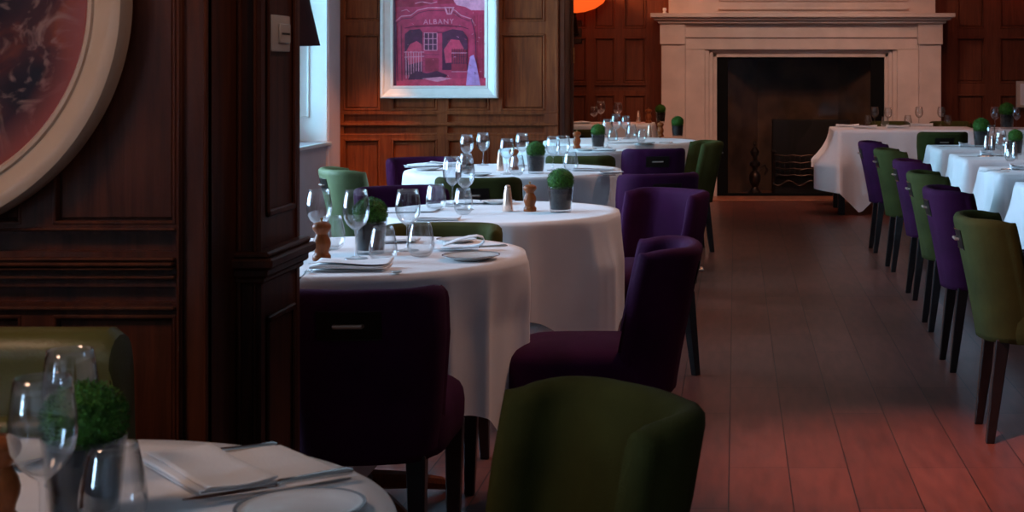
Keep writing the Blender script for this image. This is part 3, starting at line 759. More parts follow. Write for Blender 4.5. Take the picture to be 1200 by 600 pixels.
def rect_cloth(hx, hy, drop, seed, top=TZ + .004, flare=.11, cornerdrop=.38, low=None):
    rnd = random.Random(seed); bm = NB(); ph = [rnd.uniform(0, 6.28) for _ in range(6)]
    rc_ = .03; per = []
    def seg(p, q, n, nv):
        for i in range(n): t = i / n; per.append((p[0] + (q[0] - p[0]) * t, p[1] + (q[1] - p[1]) * t, nv[0], nv[1], min(t, 1 - t) * math.hypot(q[0] - p[0], q[1] - p[1])))
    cs = [(hx - rc_, hy - rc_, 0), (-hx + rc_, hy - rc_, PI / 2), (-hx + rc_, -hy + rc_, PI), (hx - rc_, -hy + rc_, 1.5 * PI)]
    for k, (cx_, cy_, a0) in enumerate(cs):
        for i in range(9): a = a0 + i * PI / 16; per.append((cx_ + rc_ * math.cos(a), cy_ + rc_ * math.sin(a), math.cos(a), math.sin(a), 0))
        nx_, ny_ = cs[(k + 1) % 4][:2]; a1 = a0 + PI / 2; n = (math.cos(a1), math.sin(a1))
        seg((cx_ + rc_ * n[0], cy_ + rc_ * n[1]), (nx_ + rc_ * n[0], ny_ + rc_ * n[1]), 34, n)
    c0 = bm.verts.new((0, 0, top)); nP = len(per); rings = [[bm.verts.new((p[0] * .9, p[1] * .9, top)) for p in per]]
    nd = 22; arc = 0; arcs = []
    for i, p in enumerate(per):
        if i: arc += math.hypot(p[0] - per[i - 1][0], p[1] - per[i - 1][1])
        arcs.append(arc)
    for d in range(nd):
        t = d / (nd - 1); ring = []
        for i, p in enumerate(per):
            cw = math.exp(-(p[4] / .09) ** 2); L = drop * (1 + cornerdrop * math.exp(-(p[4] / .12) ** 2))
            if low:
                dd = math.hypot(p[0] - low[0], p[1] - low[1]); L = max(L, drop + low[2] * max(0, 1 - dd / low[3]))
            dz = L * t; amp = min(1, dz / .3)
            s_ = arcs[i]
            rip = .013 * math.sin(s_ * 17 + ph[0]) + .009 * math.sin(s_ * 31 + ph[1])
            pinch = -.035 * math.exp(-((p[4] - .15) / .05) ** 2)
            off = .006 * min(1, dz / .01) + amp * (.016 + rip + flare * cw * amp + pinch)
            ring.append(bm.verts.new((p[0] + p[2] * off, p[1] + p[3] * off, top - (dz if dz > .012 else .012 * (1 - math.cos(dz / .012 * PI / 2))))))
        rings.append(ring)
    for i in range(nP): bm.faces.new((c0, rings[0][i], rings[0][(i + 1) % nP]))
    for p, q in zip(rings, rings[1:]):
        for i in range(nP): j = (i + 1) % nP; bm.faces.new((p[i], q[i], q[j], p[j]))
    return bm
def pedestal(t, R_, z=TZ):
    bm = NB(); lathe(bm, [(0, z - .03), (R_ - .006, z - .03), (R_ - .002, z - .015), (R_ - .004, z - .001), (0, z - .001)], 64); link('tabletop', bm, M['legs'], t, True)
    bm = NB(); lathe(bm, [(.0, .05), (.05, .05), (.055, .1), (.04, .14), (.035, .4), (.045, .62), (.09, z - .035), (.12, z - .03), (0, z - .03)], 24); link('column', bm, M['legs'], t, True)
    for k in range(4):
        a = k * PI / 2 + PI / 4; bm = NB(); c, s = math.cos(a), math.sin(a)
        tube(bm, [(c * .03, s * .03, .09), (c * .18, s * .18, .06), (c * .30, s * .30, .028), (c * .335, s * .335, .012)], [.03, .026, .02, .012], 8); link('foot', bm, M['mill'], t, True)
tdesc = {}
def round_table(key, x, y, R_, a, phi, label, clabel, seed, z=TZ, corner=.03, flare=0):
    t = thing('round_table', (x, y, 0), 0, label, 'table', 'round dining tables on the left'); pedestal(t, R_, z)
    c = link('tablecloth', round_cloth(R_, a, phi, seed, corner, z + .004, flare), M['cloth'], None, 'all', (x, y, 0)); tag(c, clabel, 'tablecloth', 'white cloths on the left tables')
T = {0: (-.90, 1.76), 1: (-1.12, 4.50), 2: (-.90, 5.86), 3: (-1.19, 8.24), 4: (-1.13, 10.36), 5: (-.86, 11.55)}
round_table(0, *T[0], .50, .80, .3, 'round table under the white cloth in the bottom left corner', 'white tablecloth on the nearest table, bottom left corner', 1)
round_table(1, *T[1], .50, .90, -.75, 'round table under the white cloth beside the dark pillar', 'white tablecloth beside the dark pillar, behind the darkest purple chair', 2, corner=-.03, flare=-.008)
round_table(2, *T[2], .455, .80, .26, 'round table whose cloth carries the pale copper salt mill and one box plant', 'white tablecloth under the clearly seen wooden mill, salt mill and box plant', 3)
round_table(3, *T[3], .575, .88, .3, 'round table directly below the framed print', 'white tablecloth directly below the framed print, with many wine glasses on it', 4)
round_table(4, *T[4], .46, .72, .0, 'round table between the print table and the farthest round one', 'white tablecloth just behind the low green chair back near the print wall', 5)
round_table(5, *T[5], .58, .86, .5, 'farthest round table, nearest the left side of the fireplace', 'white tablecloth nearest the left side of the fireplace', 6)
def rect_table(x, y, hx, hy, label, clabel, seed, drop, z=TZ, group=None, cgroup=None, cd=.38, fl=.07, legin=.06, low=None):
    t = thing('dining_table', (x, y, 0), 0, label, 'table', group)
    bm = NB(); box(bm, -hx + .012, hx - .012, -hy + .012, hy - .012, z - .03, z - .001, .003, 1); link('tabletop', bm, M['legs'], t)
    for sx in (-1, 1):
        for sy in (-1, 1):
            bm = NB(); cx_, cy_ = sx * (hx - legin), sy * (hy - legin); box(bm, cx_ - .03, cx_ + .03, cy_ - .03, cy_ + .03, 0, z - .03, .004, 1); link('leg', bm, M['legs'], t)
    c = link('tablecloth', rect_cloth(hx, hy, drop, seed, z + .004, fl, cd, low), M['cloth'], None, 'all', (x, y, 0)); tag(c, clabel, 'tablecloth', cgroup)
RT = [(1.36, 10.62), (1.36, 9.46), (1.35, 8.20), (1.34, 7.05)]
rl = ['farthest of the small square tables in the right-hand row', 'second from the far end of the small square tables on the right', 'third from the far end of the small square tables on the right', 'nearest of the small square tables, cut by the right edge']
cl = ['white cloth on the farthest small square table in the right-hand row', 'white cloth second from the far end of the right-hand row of tables', 'white cloth third from the far end of the right-hand row of tables', 'white cloth hanging at the right edge, nearest the camera in the row']
for i, (xl_, y) in enumerate(RT): rect_table(xl_ + .41, y, .41, .33, rl[i], cl[i], 20 + i, .42, group='square tables along the right', cgroup='white cloths on the right-hand row')
rect_table(1.52, 14.0, .64, .40, 'long rectangular table in front of the right side of the fireplace', 'long white tablecloth hanging nearly to the floor before the fireplace', 31, .32, cd=.18, fl=.16, low=(-.42, -.40, .42, .42))
rect_table(2.74, 13.9, .38, .33, 'cloth-covered table at the far right, behind the small square tables', 'white cloth of the far right table behind the small square tables', 32, .35)
rect_table(-1.12, 13.85, .38, .33, 'cloth-covered serving table behind the farthest round table', 'white cloth on the serving table behind the farthest round table', 33, .4, z=.80, cd=.3)

# ------------------------------------------------------------------ tableware prototypes
def dbl(prof, th):   # closed shell from outer profile
    inner = []
    for i, (r, z) in enumerate(prof): inner.append((max(r - th, 0), z))
    return inner
def wineglass(name, hgt=.18, rb=.0375):
    o_ = [(0, 0), (.033, 0), (.034, .0015), (.031, .003), (.012, .0055), (.0048, .012), (.0038, .03), (.0036, .065), (.005, .074), (.014, .080), (.026, .090), (.0345, .105), (.0378, .122), (.0372, .140), (.034, .160), (.0305, .180)]
    i_ = [(.0295, .180), (.0329, .160), (.0361, .140), (.0367, .122), (.0334, .1055), (.0252, .092), (.0135, .0825), (.004, .079), (0, .078)]
    bm = NB(); lathe(bm, [(r * rb / .0378, z * hgt / .18) for r, z in o_ + i_], 40)
    return link(name, bm, M['glass'], None, 'all')
def tumbler(name):
    o_ = [(0, 0), (.020, 0), (.024, .0015), (.031, .008), (.0375, .020), (.040, .033), (.0385, .050), (.035, .070), (.031, .090), (.0285, .103)]
    i_ = [(.0274, .103), (.0298, .090), (.0337, .070), (.037, .050), (.0384, .034), (.036, .022), (.029, .012), (.02, .0075), (0, .006)]
    bm = NB(); lathe(bm, o_ + i_, 40); return link(name, bm, M['glass'], None, 'all')
WG = wineglass('wine_glass'); TB = tumbler('water_tumbler')
def pmill(name):
    pr_ = [(0, 0), (.0235, 0), (.0245, .002), (.0245, .012), (.021, .017), (.0185, .021), (.0195, .027), (.0235, .038), (.0245, .047), (.022, .057), (.0165, .067), (.0155, .071), (.0185, .077), (.0235, .083), (.0255, .090), (.0235, .097), (.017, .102), (.010, .1045), (0, .105)]
    t = thing(name); bm = NB(); lathe(bm, pr_, 32); link('body', bm, M['mill'], t, True)
    bm = NB(); lathe(bm, [(0, .103), (.003, .104), (.0025, .108), (.0045, .111), (.0045, .114), (0, .1165)], 12); link('knob', bm, M['brass'], t, True); return t
def smill(name, mat):
    t = thing(name); bm = NB(); lathe(bm, [(0, 0), (.0195, 0), (.020, .002), (.0165, .045), (.0125, .080), (.0105, .086), (0, .086)], 28); link('body', bm, mat, t, True)
    bm = NB(); lathe(bm, [(0, .0855), (.0108, .0855), (.0112, .088), (.010, .095), (.006, .100), (0, .101)], 24); link('cap', bm, mat, t, True); return t
PMl = pmill('pepper_mill'); SM = smill('salt_mill', M['copper']); SV = smill('salt_shaker', M['silver'])
def boxplant(name):
    t = thing(name)
    bm = NB(); o_ = [(0, 0), (.038, 0), (.040, .002), (.0445, .05), (.049, .098), (.050, .100)]; i_ = [(.0478, .100), (.0468, .098), (.0425, .05), (.0385, .012), (0, .010)]
    lathe(bm, o_ + i_, 40); link('glass_pot', bm, M['potglass'], t, 'all')
    bm = NB(); lathe(bm, [(0, .0115), (.037, .0115), (.041, .05), (.0425, .065), (.043, .072)], 32); lathe(bm, [(.043, .072), (.0445, .090), (0, .092)], 32, mi=1); link('soil', bm, [M['soil2'], M['soil']], t, True)
    bm = NB(); bmesh.ops.create_icosphere(bm, subdivisions=4, radius=.047)
    rnd = random.Random(5)
    for v in bm.verts:
        v.co *= 1 + rnd.uniform(-.035, .03)
        v.co.z *= .93
    base = [v.co.copy() for v in bm.verts if v.co.z > -.035]
    for p in base * 3:
        p = p * rnd.uniform(.98, 1.05); n = p.normalized(); n = (n + Vector((rnd.uniform(-.8, .8), rnd.uniform(-.8, .8), rnd.uniform(-.5, .9)))).normalized()
        a = n.cross(Vector((rnd.random(), rnd.random(), rnd.random() - .5))).normalized(); w, l = .0013, rnd.uniform(.004, .0068)
        vs = [bm.verts.new(p - n * .001), bm.verts.new(p + n * l * .5 + a * w), bm.verts.new(p + n * l), bm.verts.new(p + n * l * .5 - a * w)]
        bm.faces.new(vs)
    me = link('foliage', bm, M['leaf'], t); me.location = (0, 0, .122)
    return t
BP = boxplant('box_plant')
def plate(name, r=.078):
    k = r / .078; bm = NB(); lathe(bm, [(0, .0), (.045 * k, 0), (.048 * k, .002), (.060 * k, .006), (.077 * k, .0115), (.078 * k, .013), (.0765 * k, .0135), (.060 * k, .0085), (.050 * k, .0055), (0, .005)], 56)
    o = link(name, bm, M['china'], None, True)
    bm = NB(); lathe(bm, [(.0742 * k, .0137), (.0765 * k, .0142), (.0785 * k, .0140), (.0788 * k, .0130), (.0765 * k, .0132), (.0742 * k, .0130), (.0742 * k, .0137)], 56); link('rim_line', bm, M['chinarim'], o, True)
    return o
PL = plate('side_plate')
def napkin(name, L=.21, W=.10, seed=0, lay=3):
    """folded rectangle: several soft plies joined by a rolled fold on one long side"""
    rnd = random.Random(seed); bm = NB(); prof = []
    th = .0035; gap = .0048
    for k in range(lay):
        z = .002 + k * gap; a, b = (-W / 2, W / 2) if k % 2 == 0 else (W / 2, -W / 2)
        n = 9
        for i in range(n): prof.append((a + (b - a) * i / (n - 1) * (1 - .02 * k), z))
        if k < lay - 1:
            s = 1 if b > 0 else -1
            for i in (1, 2, 3): an = -PI / 2 + i * PI / 4; prof.append((b + s * gap / 2 * math.cos(an), z + gap / 2 + gap / 2 * math.sin(an)))
    nu = 24; ph = [rnd.uniform(0, 6) for _ in range(4)]; rows = []
    for i in range(nu + 1):
        u = -L / 2 + L * i / nu; row = []
        for (w, z) in prof:
            k = z / (.002 + (lay - 1) * gap)
            zz = z + k * (.0035 * math.sin(u * 26 + ph[0] + w * 18) + .003 * math.sin(w * 50 + ph[1]) + .0035); row.append(bm.verts.new((u * (1 + .015 * math.sin(k * 9 + ph[2])) + .006 * k * math.sin(w * 30), w, max(zz, .0012))))
        rows.append(row)
    for a, b in zip(rows, rows[1:]):
        for j in range(len(a) - 1): bm.faces.new((a[j], a[j + 1], b[j + 1], b[j]))
    o = link(name, bm, M['napkin'], None, 'all'); sm = o.modifiers.new('thick', 'SOLIDIFY'); sm.thickness = .0014; sm.offset = 0
    return o
NA = napkin('napkin', seed=1); NBk = napkin('napkin', .20, .11, seed=5, lay=4)
def loop_napkin(name):
    bm = NB(); rows = []
    path = [(-.10, .004), (-.05, .003), (0, .003), (.045, .004), (.075, .012), (.088, .028), (.082, .042), (.06, .048), (.03, .046), (-.01, .036), (-.045, .022), (-.075, .012)]
    P3 = []
    for a, b in zip(path, path[1:]):
        for q in range(3): P3.append((a[0] + (b[0] - a[0]) * q / 3, a[1] + (b[1] - a[1]) * q / 3))
    for i, (x, z) in enumerate(P3):
        rows.append([bm.verts.new((x, (j / 8 - .5) * .075 + .006 * math.sin(i * .4), z + .0018 + .003 * abs(math.sin(j * 1.3 + i * .1)) * min(1, z / .01))) for j in range(9)])
    for a, b in zip(rows, rows[1:]):
        for j in range(8): bm.faces.new((a[j], a[j + 1], b[j + 1], b[j]))
    o = link(name, bm, M['napkin'], None, 'all'); sm = o.modifiers.new('thick', 'SOLIDIFY'); sm.thickness = .0022; sm.offset = 0
    return o
LN = loop_napkin('napkin')
def knife(name):
    t = thing(name)
    bm = NB(); n = 16; rows = []
    for i in range(n + 1):
        u = i / n; x = -.115 + .12 * u; w = .0095 * (math.sin(min(1, u / .35) * PI / 2)) ** .7 if u < .98 else .007; w = max(w, .0008)
        rows.append([bm.verts.new(p) for p in ((x, -w, .0016), (x, 0, .0026), (x, w * .75, .0022), (x, 0, .001))])
    for a, b in zip(rows, rows[1:]):
        for j in range(4): bm.faces.new((a[j], a[(j + 1) % 4], b[(j + 1) % 4], b[j]))
    bm.faces.new(rows[0]); bm.faces.new(rows[-1]); link('blade', bm, M['steel'], t, True)
    bm = NB(); tube(bm, [(.003, 0, .0045), (.008, 0, .005), (.03, 0, .0052), (.07, 0, .0058), (.095, 0, .006), (.103, 0, .0055)], [.004, .0062, .0058, .0072, .008, .005], 12, flat=.65); link('handle', bm, M['steel'], t, True)
    return t
def fork(name):
    t = thing(name)
    bm = NB(); tube(bm, [(-.03, 0, .010), (0, 0, .006), (.04, 0, .004), (.08, 0, .005), (.1, 0, .0055)], [.003, .0028, .003, .0055, .0065], 10, flat=.45); link('handle', bm, M['steel'], t, True)
    bm = NB(); tube(bm, [(-.026, 0, .010), (-.038, 0, .0088), (-.052, 0, .0062)], [.003, .009, .0115], 12, flat=.2)
    for k in range(4): y = -.009 + k * .006; tube(bm, [(-.05, y, .0062), (-.07, y, .0052), (-.098, y * .95, .0085)], [.002, .0018, .0009], 6)
    link('tines', bm, M['steel'], t, True)
    return t
KN = knife('table_knife'); FK = fork('table_fork')
def spoon(name):
    t = thing(name)
    bm = NB(); tube(bm, [(-.03, 0, .006), (0, 0, .005), (.04, 0, .004), (.08, 0, .0045), (.09, 0, .005)], [.003, .0028, .003, .005, .006], 10, flat=.45); link('handle', bm, M['steel'], t, True)
    bm = NB(); rows = []
    for i in range(9):
        r = max(math.sin(i * PI / 8), .05) * .017; x = -.028 - i * .0062
        rows.append([bm.verts.new((x, r * math.cos(a * PI / 6), .0085 - abs(math.sin(a * PI / 6)) * .006 * math.sin(i * PI / 8))) for a in range(7)])
    for a, b in zip(rows, rows[1:]):
        for j in range(6): bm.faces.new((a[j], a[j + 1], b[j + 1], b[j]))
    o = link('bowl', bm, M['steel'], t, 'all'); o.modifiers.new('t', 'SOLIDIFY').thickness = .001
    return t
SP = spoon('dessert_spoon')
CZ = TZ + .0045
def put(proto, x, y, label, cat, rz=0, scale=None, group=None, z=CZ, lift=0):
    p = P(x, y, z); p.z += lift
    return place(proto, p, rz, label, cat, group, scale)
wn, tb = 'wine glass', 'tumbler'
# table 0 (front)
put(BP, 99, 606, 'box ball plant in a glass pot on the nearest table', 'potted plant', scale=(1.0, 1.0, .98))
put(WG, 50, 648, 'large empty wine glass at the front of the nearest table, overlapping the box ball', wn, scale=(1.0, 1.0, 1.1))
put(WG, 82, 567, 'empty wine glass behind the box ball on the nearest table', wn, scale=(.95, .95, .98))
put(TB, 132, 618, 'clear water tumbler right of the box plant on the nearest table', tb, scale=(1, 1, .97))
put(PMl, -4, 622, 'wooden pepper mill cut by the left edge on the nearest table', 'pepper mill', scale=1.08)
put(PL, 6, 540, 'white side plate at the far left of the nearest table', 'plate')
def putw(proto, X, Y, *a, **k): place(proto, Vector((X, Y, CZ + k.pop('lift', 0))), math.radians(k.pop('deg', 0)), a[0], a[1], None, k.get('scale'))
putw(NA, -.655, 2.07, 'flat open white napkin layer under the folded one on the nearest table', 'napkin', deg=-50, scale=(1.08, 1.75, .35))
putw(NBk, -.705, 2.045, 'folded white napkin on the nearest table, its folded edge toward the glasses', 'napkin', deg=-50, scale=(1.12, .85, .6), lift=.004)
putw(KN, -.59, 1.965, 'silver knife crossing the side plate on the nearest table', 'knife', deg=35, lift=.010)
putw(KN, -.735, 2.175, 'silver knife lying behind the napkin on the nearest table', 'knife', deg=24, scale=(.8, .85, .85))
put(PL, 352, 604, 'white side plate with grey rim at the front of the nearest table', 'plate')
# table 1
W1, B1 = 'on the table beside the pillar', 'table beside the pillar'
put(WG, 374, 294, 'wine glass closest to the pillar, behind a wooden mill', wn, scale=(1, 1, 1.02))
put(WG, 417.5, 303.5, 'tall wine glass in front of the box ball on the table beside the pillar', wn)
put(WG, 478, 294, 'wine glass right of the box ball on the table beside the pillar', wn, scale=(1.0, 1.0, 1.02))
put(TB, 449, 307, 'tumbler in front of the box plant on the table beside the pillar', tb)
put(TB, 493, 300.5, 'tumbler at the right of the glasses on the table beside the pillar', tb)
put(TB, 389, 292, 'tumbler half hidden behind the wooden mill nearest the pillar', tb)
put(BP, 434, 297, 'box ball plant on the table beside the pillar', 'potted plant')
put(PMl, 377, 305, 'turned wooden pepper mill beside the pillar', 'pepper mill', scale=1.05)
put(NBk, 412, 316, 'white folded napkin at the front of the table beside the pillar', 'napkin', rz=.05, scale=(.98, 1, 1))
put(SP, 456, 319, 'silver spoon right of the front napkin on the table beside the pillar', 'spoon', rz=PI / 2 + .7, scale=.8)
put(FK, 357, 323, 'silver fork left of the front napkin on the table beside the pillar', 'fork', rz=-PI / 2 + .1, scale=.8)
put(PL, 552, 304, 'white side plate at the right edge of the table beside the pillar', 'plate', scale=1.05)
put(KN, 560, 297, 'silver knife resting on the right-edge side plate beside the pillar', 'knife', rz=.35, lift=.015, scale=.85)
put(LN, 540, 293, 'looped white napkin behind the right-edge side plate', 'napkin', rz=.2, scale=(.8, .8, .75), lift=.003)
put(PL, 535, 283.5, 'white side plate at the far rim of the table beside the pillar', 'plate', scale=.8)
put(NA, 462, 284, 'flat white napkin at the back of the table beside the pillar', 'napkin', rz=.1, scale=(.7, .8, .7))
# table 2
put(SM, 595, 247.5, 'pale copper cone salt mill standing alone in the middle', 'salt mill', scale=(1.05, 1.05, 1.0))
put(PMl, 621, 247.5, 'wooden pepper mill between the copper salt mill and the box plant in the middle', 'pepper mill', scale=(1, 1, .98))
put(BP, 657, 248.5, 'box ball plant in the middle, clearly seen right of a wooden mill', 'potted plant')
put(WG, 530, 242, 'wine glass, left one of a close pair on the middle table', wn)
put(WG, 545, 246, 'wine glass, right one of a close pair on the middle table', wn)
put(TB, 511, 246, 'tumbler left of the close pair of wine glasses on the middle table', tb)
put(TB, 543, 251, 'tumbler at the foot of the close pair of wine glasses on the middle table', tb, scale=(.9, .9, .95))
put(NA, 478, 247, 'white napkin on the left side of the middle table', 'napkin', rz=.1)
put(NBk, 512, 258, 'white napkin at the front left of the middle table', 'napkin', rz=.12, scale=(.8, .7, .5))
put(PL, 583, 238.5, 'white side plate at the far rim of the middle table', 'plate', scale=.9)
put(NA, 545, 239, 'white napkin at the back of the middle table, left of the plate', 'napkin', rz=.0, scale=(.8, .8, .7))
# table 3
w3 = [(547, 197, 'wine glass leftmost above the table under the print'), (566, 193.5, 'second wine glass from the left under the print'), (594, 204, 'wine glass between the copper salt mill and box plant under the print'),
      (612, 194.5, 'wine glass behind the left side of the box plant under the print'), (648, 200, 'wine glass just right of the box plant under the print'), (660, 199, 'wine glass rightmost on the table under the print')]
for x, y, lb in w3: put(WG, x, y, lb, wn, scale=(1, 1, 1.02))
put(TB, 546, 202, 'tumbler leftmost on the table under the print', tb); put(TB, 606, 205, 'tumbler left of the box plant under the print', tb); put(TB, 669, 200, 'tumbler rightmost on the table under the print', tb)
put(BP, 628, 203, 'box ball plant on the table under the print', 'potted plant'); put(SM, 586, 200, 'copper salt mill on the table under the print', 'salt mill', scale=.98)
put(PMl, 602, 199, 'dark wooden pepper mill behind the tumbler under the print', 'pepper mill')
put(NA, 496, 196, 'white napkin at the left rim of the table under the print', 'napkin', rz=.1, scale=(.9, 1, 1)); put(NBk, 520, 195, 'second white napkin from the left under the print', 'napkin', rz=-.05, scale=(.9, 1, 1))
put(PL, 500, 199.5, 'white side plate at the left rim of the table under the print', 'plate')
put(PL, 560, 206, 'white side plate at the front centre of the table under the print', 'plate', scale=.9)
put(NBk, 695, 200, 'white napkin at the right of the table under the print', 'napkin', rz=.1); put(PL, 717, 203.5, 'white side plate at the right rim of the table under the print', 'plate', scale=.8)
put(KN, 705, 206, 'silver knife at the right front of the table under the print', 'knife', rz=.15, scale=.7)
# table 4
put(PMl, 676, 174, 'wooden pepper mill left of the box plant near the end of the print wall', 'pepper mill', scale=1.1)
put(BP, 701, 173.5, 'box ball plant near the end of the print wall', 'potted plant'); put(WG, 712, 173.5, 'wine glass right of the box plant near the end of the print wall', wn)
put(PL, 686, 176.5, 'white side plate near the end of the print wall', 'plate'); put(NA, 708, 177, 'white napkin before the box plant near the end of the print wall', 'napkin', scale=(.7, .8, .8))
# table 5
put(SM, 761, 160.5, 'copper salt mill on the farthest round table', 'salt mill'); put(PMl, 774, 160.5, 'wooden pepper mill beside the nearest box plant to the fireplace', 'pepper mill', scale=(1.1, 1.1, 1.1))
put(BP, 794, 160.5, 'box ball plant nearest the left side of the fireplace', 'potted plant'); put(WG, 733, 163, 'wine glass left of the copper salt mill on the farthest round table', wn, scale=1.0)
put(WG, 722, 164.5, 'wine glass standing left of two tumblers on the farthest round table', wn, scale=1.1); put(TB, 740, 163, 'tumbler left of the copper salt mill on the farthest round table', tb, scale=1.1)
put(TB, 718, 167, 'tumbler at the front left of the farthest round table', tb); put(TB, 752, 166, 'tumbler in front of the copper salt mill on the farthest round table', tb, scale=.9)
put(NA, 728, 168, 'white napkin at the front left of the farthest round table', 'napkin', scale=(.9, .6, .8)); put(PL, 755, 169, 'white side plate at the front of the farthest round table', 'plate')
put(KN, 772, 168, 'silver knife at the front right of the farthest round table', 'knife', rz=.1)
# serving table (z = .80)
Z6 = .8045
put(BP, 774, 143.5, 'box ball plant on the serving table behind the farthest round table', 'potted plant', z=Z6, scale=.98); put(PMl, 760, 144, 'dark wooden pepper mill on the serving table', 'pepper mill', z=Z6, scale=1.2)
put(SM, 748, 144, 'copper salt mill on the serving table', 'salt mill', z=Z6, scale=(1.1, 1.1, 1.1)); put(WG, 704, 144.5, 'wine glass on the serving table, left one', wn, z=Z6, scale=1.1)
put(WG, 724, 144.5, 'wine glass on the serving table, right one', wn, z=Z6, scale=1.05); put(WG, 696, 145, 'low wine glass at the left end of the serving table', wn, z=Z6, scale=(.95, .95, .85))
put(NA, 681, 145, 'white napkin at the left end of the serving table', 'napkin', z=Z6, scale=(.75, 1, 1.1))
# far right rectangular table
for x, y, lb, sc in ((1025, 146.5, 'wine glass leftmost on the table before the fireplace', 1.0), (1041, 146.8, 'wine glass second from the left on the table before the fireplace', .95), (1077, 145.8, 'wine glass third from the left on the table before the fireplace', 1.0), (1103, 146.5, 'wine glass rightmost on the table before the fireplace', 1.0)): put(WG, x, max(y, 147.5), lb, wn, scale=sc)
for x, y, lb in ((1017, 147, 'tumbler leftmost on the table before the fireplace'), (1064, 147, 'tumbler in the centre of the table before the fireplace'), (1111, 147, 'tumbler rightmost on the table before the fireplace'), (1037, 149, 'tumbler between two napkins on the table before the fireplace')): put(TB, x, y, lb, tb, scale=.95)
for x, y, lb in ((993, 149, 'pink lit napkin at the left end of the table before the fireplace'), (1014, 150.3, 'napkin second from the left on the table before the fireplace'), (1052, 150, 'napkin at the front centre of the table before the fireplace'), (1080, 148, 'napkin at the back centre of the table before the fireplace')):
    put(NBk, x, y, lb, 'napkin', scale=(1.05, 1, 1.1))
# right-hand row tableware
put(BP, 1150, 172, 'box ball plant leftmost at the right, on the farthest square table', 'potted plant', scale=1.18)
put(BP, 1180, 151, 'box ball plant on the far right table behind the square tables', 'potted plant', scale=1.4)
put(WG, 1166, 151, 'wine glass between the two box plants at right', wn, scale=1.1); put(WG, 1191, 151.5, 'wine glass at the right edge on the far right table', wn, scale=1.1)
put(WG, 1161, 172.5, 'wine glass just right of the leftmost box plant at right', wn, scale=.85)
put(SV, 1156, 176, 'silver shaker leftmost on the farthest square table at right', 'salt shaker'); put(SV, 1163, 176, 'silver shaker second from the left on the farthest square table at right', 'salt shaker')
put(TB, 1172, 175, 'tumbler right of the silver shakers on the farthest square table', tb)
put(BP, 1190, 181.5, 'box ball plant at the right edge on the second square table', 'potted plant', scale=.95)
put(SV, 1180, 184.5, 'silver shaker left one on the second square table at right', 'salt shaker', scale=1.0); put(SV, 1189, 186.5, 'silver shaker right one on the second square table at right', 'salt shaker', scale=1.05)
put(WG, 1173, 183, 'wine glass left of the silver shakers on the second square table', wn, scale=.9); put(TB, 1184, 189, 'tumbler in front of the silver shakers on the second square table', tb, scale=.8)
for x, y, lb in ((1131, 172, 'napkin at the left end of the farthest square table'), (1157, 182.5, 'napkin at the left of the second square table'), (1193, 199, 'napkin at the left of the third square table')): put(NBk, x, y, lb, 'napkin', rz=1.5, scale=(.6, .7, 1.2))
for x, y, lb in ((1145, 184, 'knife left of the napkin on the second square table'), (1172, 199.5, 'knife left of the napkin on the third square table')): put(KN, x, y, lb, 'knife', rz=.05)
for x, y, lb in ((1113, 172.5, 'fork at the left edge of the farthest square table'), (1165, 202, 'fork at the left edge of the third square table')): put(FK, x, y, lb, 'fork', rz=.05)

# ------------------------------------------------------------------ lights
def area(name, loc, rot, sx, sy, power, col, spread=None):
    l = bpy.data.lights.new(name, 'AREA'); l.shape = 'RECTANGLE'; l.size = sx; l.size_y = sy; l.energy = power; l.color = col
    if spread: l.spread = math.radians(spread)
    o = bpy.data.objects.new(name, l); COL.objects.link(o); o.location = loc; o.rotation_euler = rot; return o
COOL = (.46, .70, 1.0)
PW = [95, 75, 85, 65]
for i, (a, b) in enumerate(WIN):
    area('daylight_window', (XL - .55, (a + b) / 2, (ZS + ZT) / 2), (0, -PI / 2, 0), ZT - ZS, b - a, PW[i], COOL if i < 3 else (.32, .72, 1.0))
def spot(loc, tgt, power, col=(1, .62, .38), ang=70, blend=.8, r=.05):
    l = bpy.data.lights.new('warm_spot', 'SPOT'); l.energy = power; l.color = col; l.spot_size = math.radians(ang); l.spot_blend = blend; l.shadow_soft_size = r
    o = bpy.data.objects.new('warm_spot', l); COL.objects.link(o); o.location = loc
    d = Vector(tgt) - Vector(loc); o.rotation_euler = d.to_track_quat('-Z', 'Y').to_euler(); return o
WARM = (1, .52, .34)
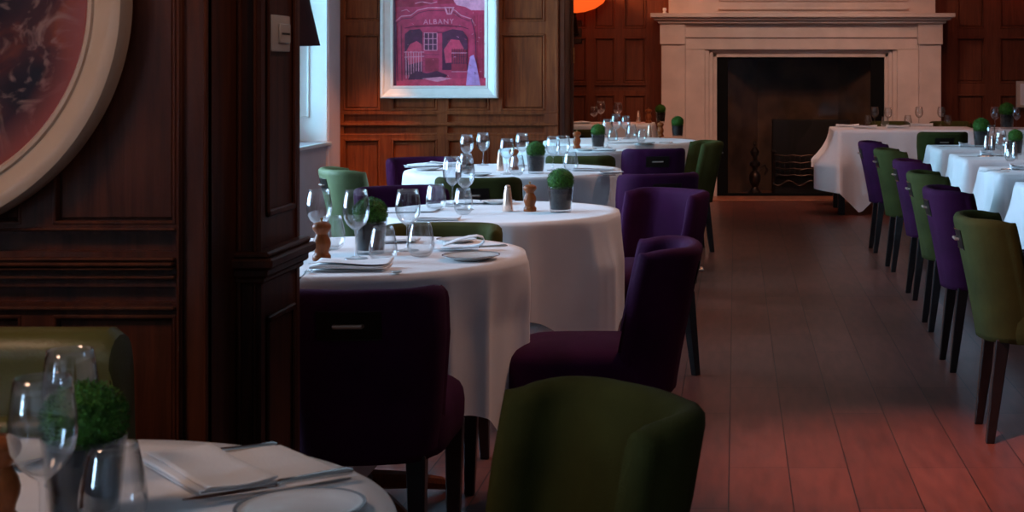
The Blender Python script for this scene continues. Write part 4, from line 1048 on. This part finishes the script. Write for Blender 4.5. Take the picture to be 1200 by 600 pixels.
spot((.4, 4.3, 2.95), (.58, 5.0, 0), 170, (1, .42, .32), 34, 1)
spot((-2.0, 1.3, 2.95), (-1.45, 2.85, .9), 50, (1, .60, .40), 80, r=.35)  # added to warm the round artwork and near wall, no fitting seen
spot((.7, 2.0, 2.95), (-.95, 3.2, 1.45), 16, (1, .55, .36), 24)  # added to warm the pillar's side face, no fitting seen
spot((.5, 5.3, 2.95), (-.9, 4.5, .5), 36, WARM, 50)
spot((.5, 6.6, 2.95), (-.7, 5.8, .5), 34, WARM, 50)
spot((.4, 8.6, 2.95), (-.9, 8.1, .5), 22, WARM, 60)
spot((.2, 10.0, 2.95), (-.8, 11.2, .5), 18, WARM, 60)
spot((1.2, 12.2, 2.95), (1.2, 14.2, .6), 30, (1, .50, .38), 70)
spot((.3, 12.9, 2.95), (.6, 15.4, 1.3), 56, (1, .68, .56), 80, r=.2)
spot((-.4, 12.9, 2.95), (-1.1, 13.9, .8), 22, WARM, 60)  # added to brighten the serving table, no known lamp there
spot((-1.0, 12.2, 2.95), (-1.6, 15.7, 1.5), 48, (1, .42, .22), 60, r=.4)
spot((-2.45, 10.7, 2.95), (-2.86, 12.0, .45), 120, (1, .36, .13), 20, .8)  # added to make the orange glow on the low panels, source unknown
spot((-1.2, 7.6, 2.95), (-2.1, 12.0, 1.3), 110, (1, .42, .2), 44, r=.5)  # added to warm the picture wall from a low angle, unseen source
spot((1.9, 8.0, 2.95), (1.9, 9.2, .7), 14, (1, .55, .42), 75)
spot((2.2, 13.5, 2.95), (2.4, 15.6, 1.5), 9, (1, .4, .25), 90)
l = bpy.data.lights.new('sconce_bulb', 'POINT'); l.energy = 14; l.color = (1, .45, .2); l.shadow_soft_size = .08
for x in (XD(667, 15.3), XD(1238, 15.3)):
    o = bpy.data.objects.new('sconce_bulb', l); COL.objects.link(o); o.location = (x, 15.35, 2.3)
w = bpy.data.worlds.new('World'); S.world = w; w.use_nodes = True
bg = w.node_tree.nodes['Background']; bg.inputs[0].default_value = (.45, .75, 1, 1); bg.inputs[1].default_value = 1.0
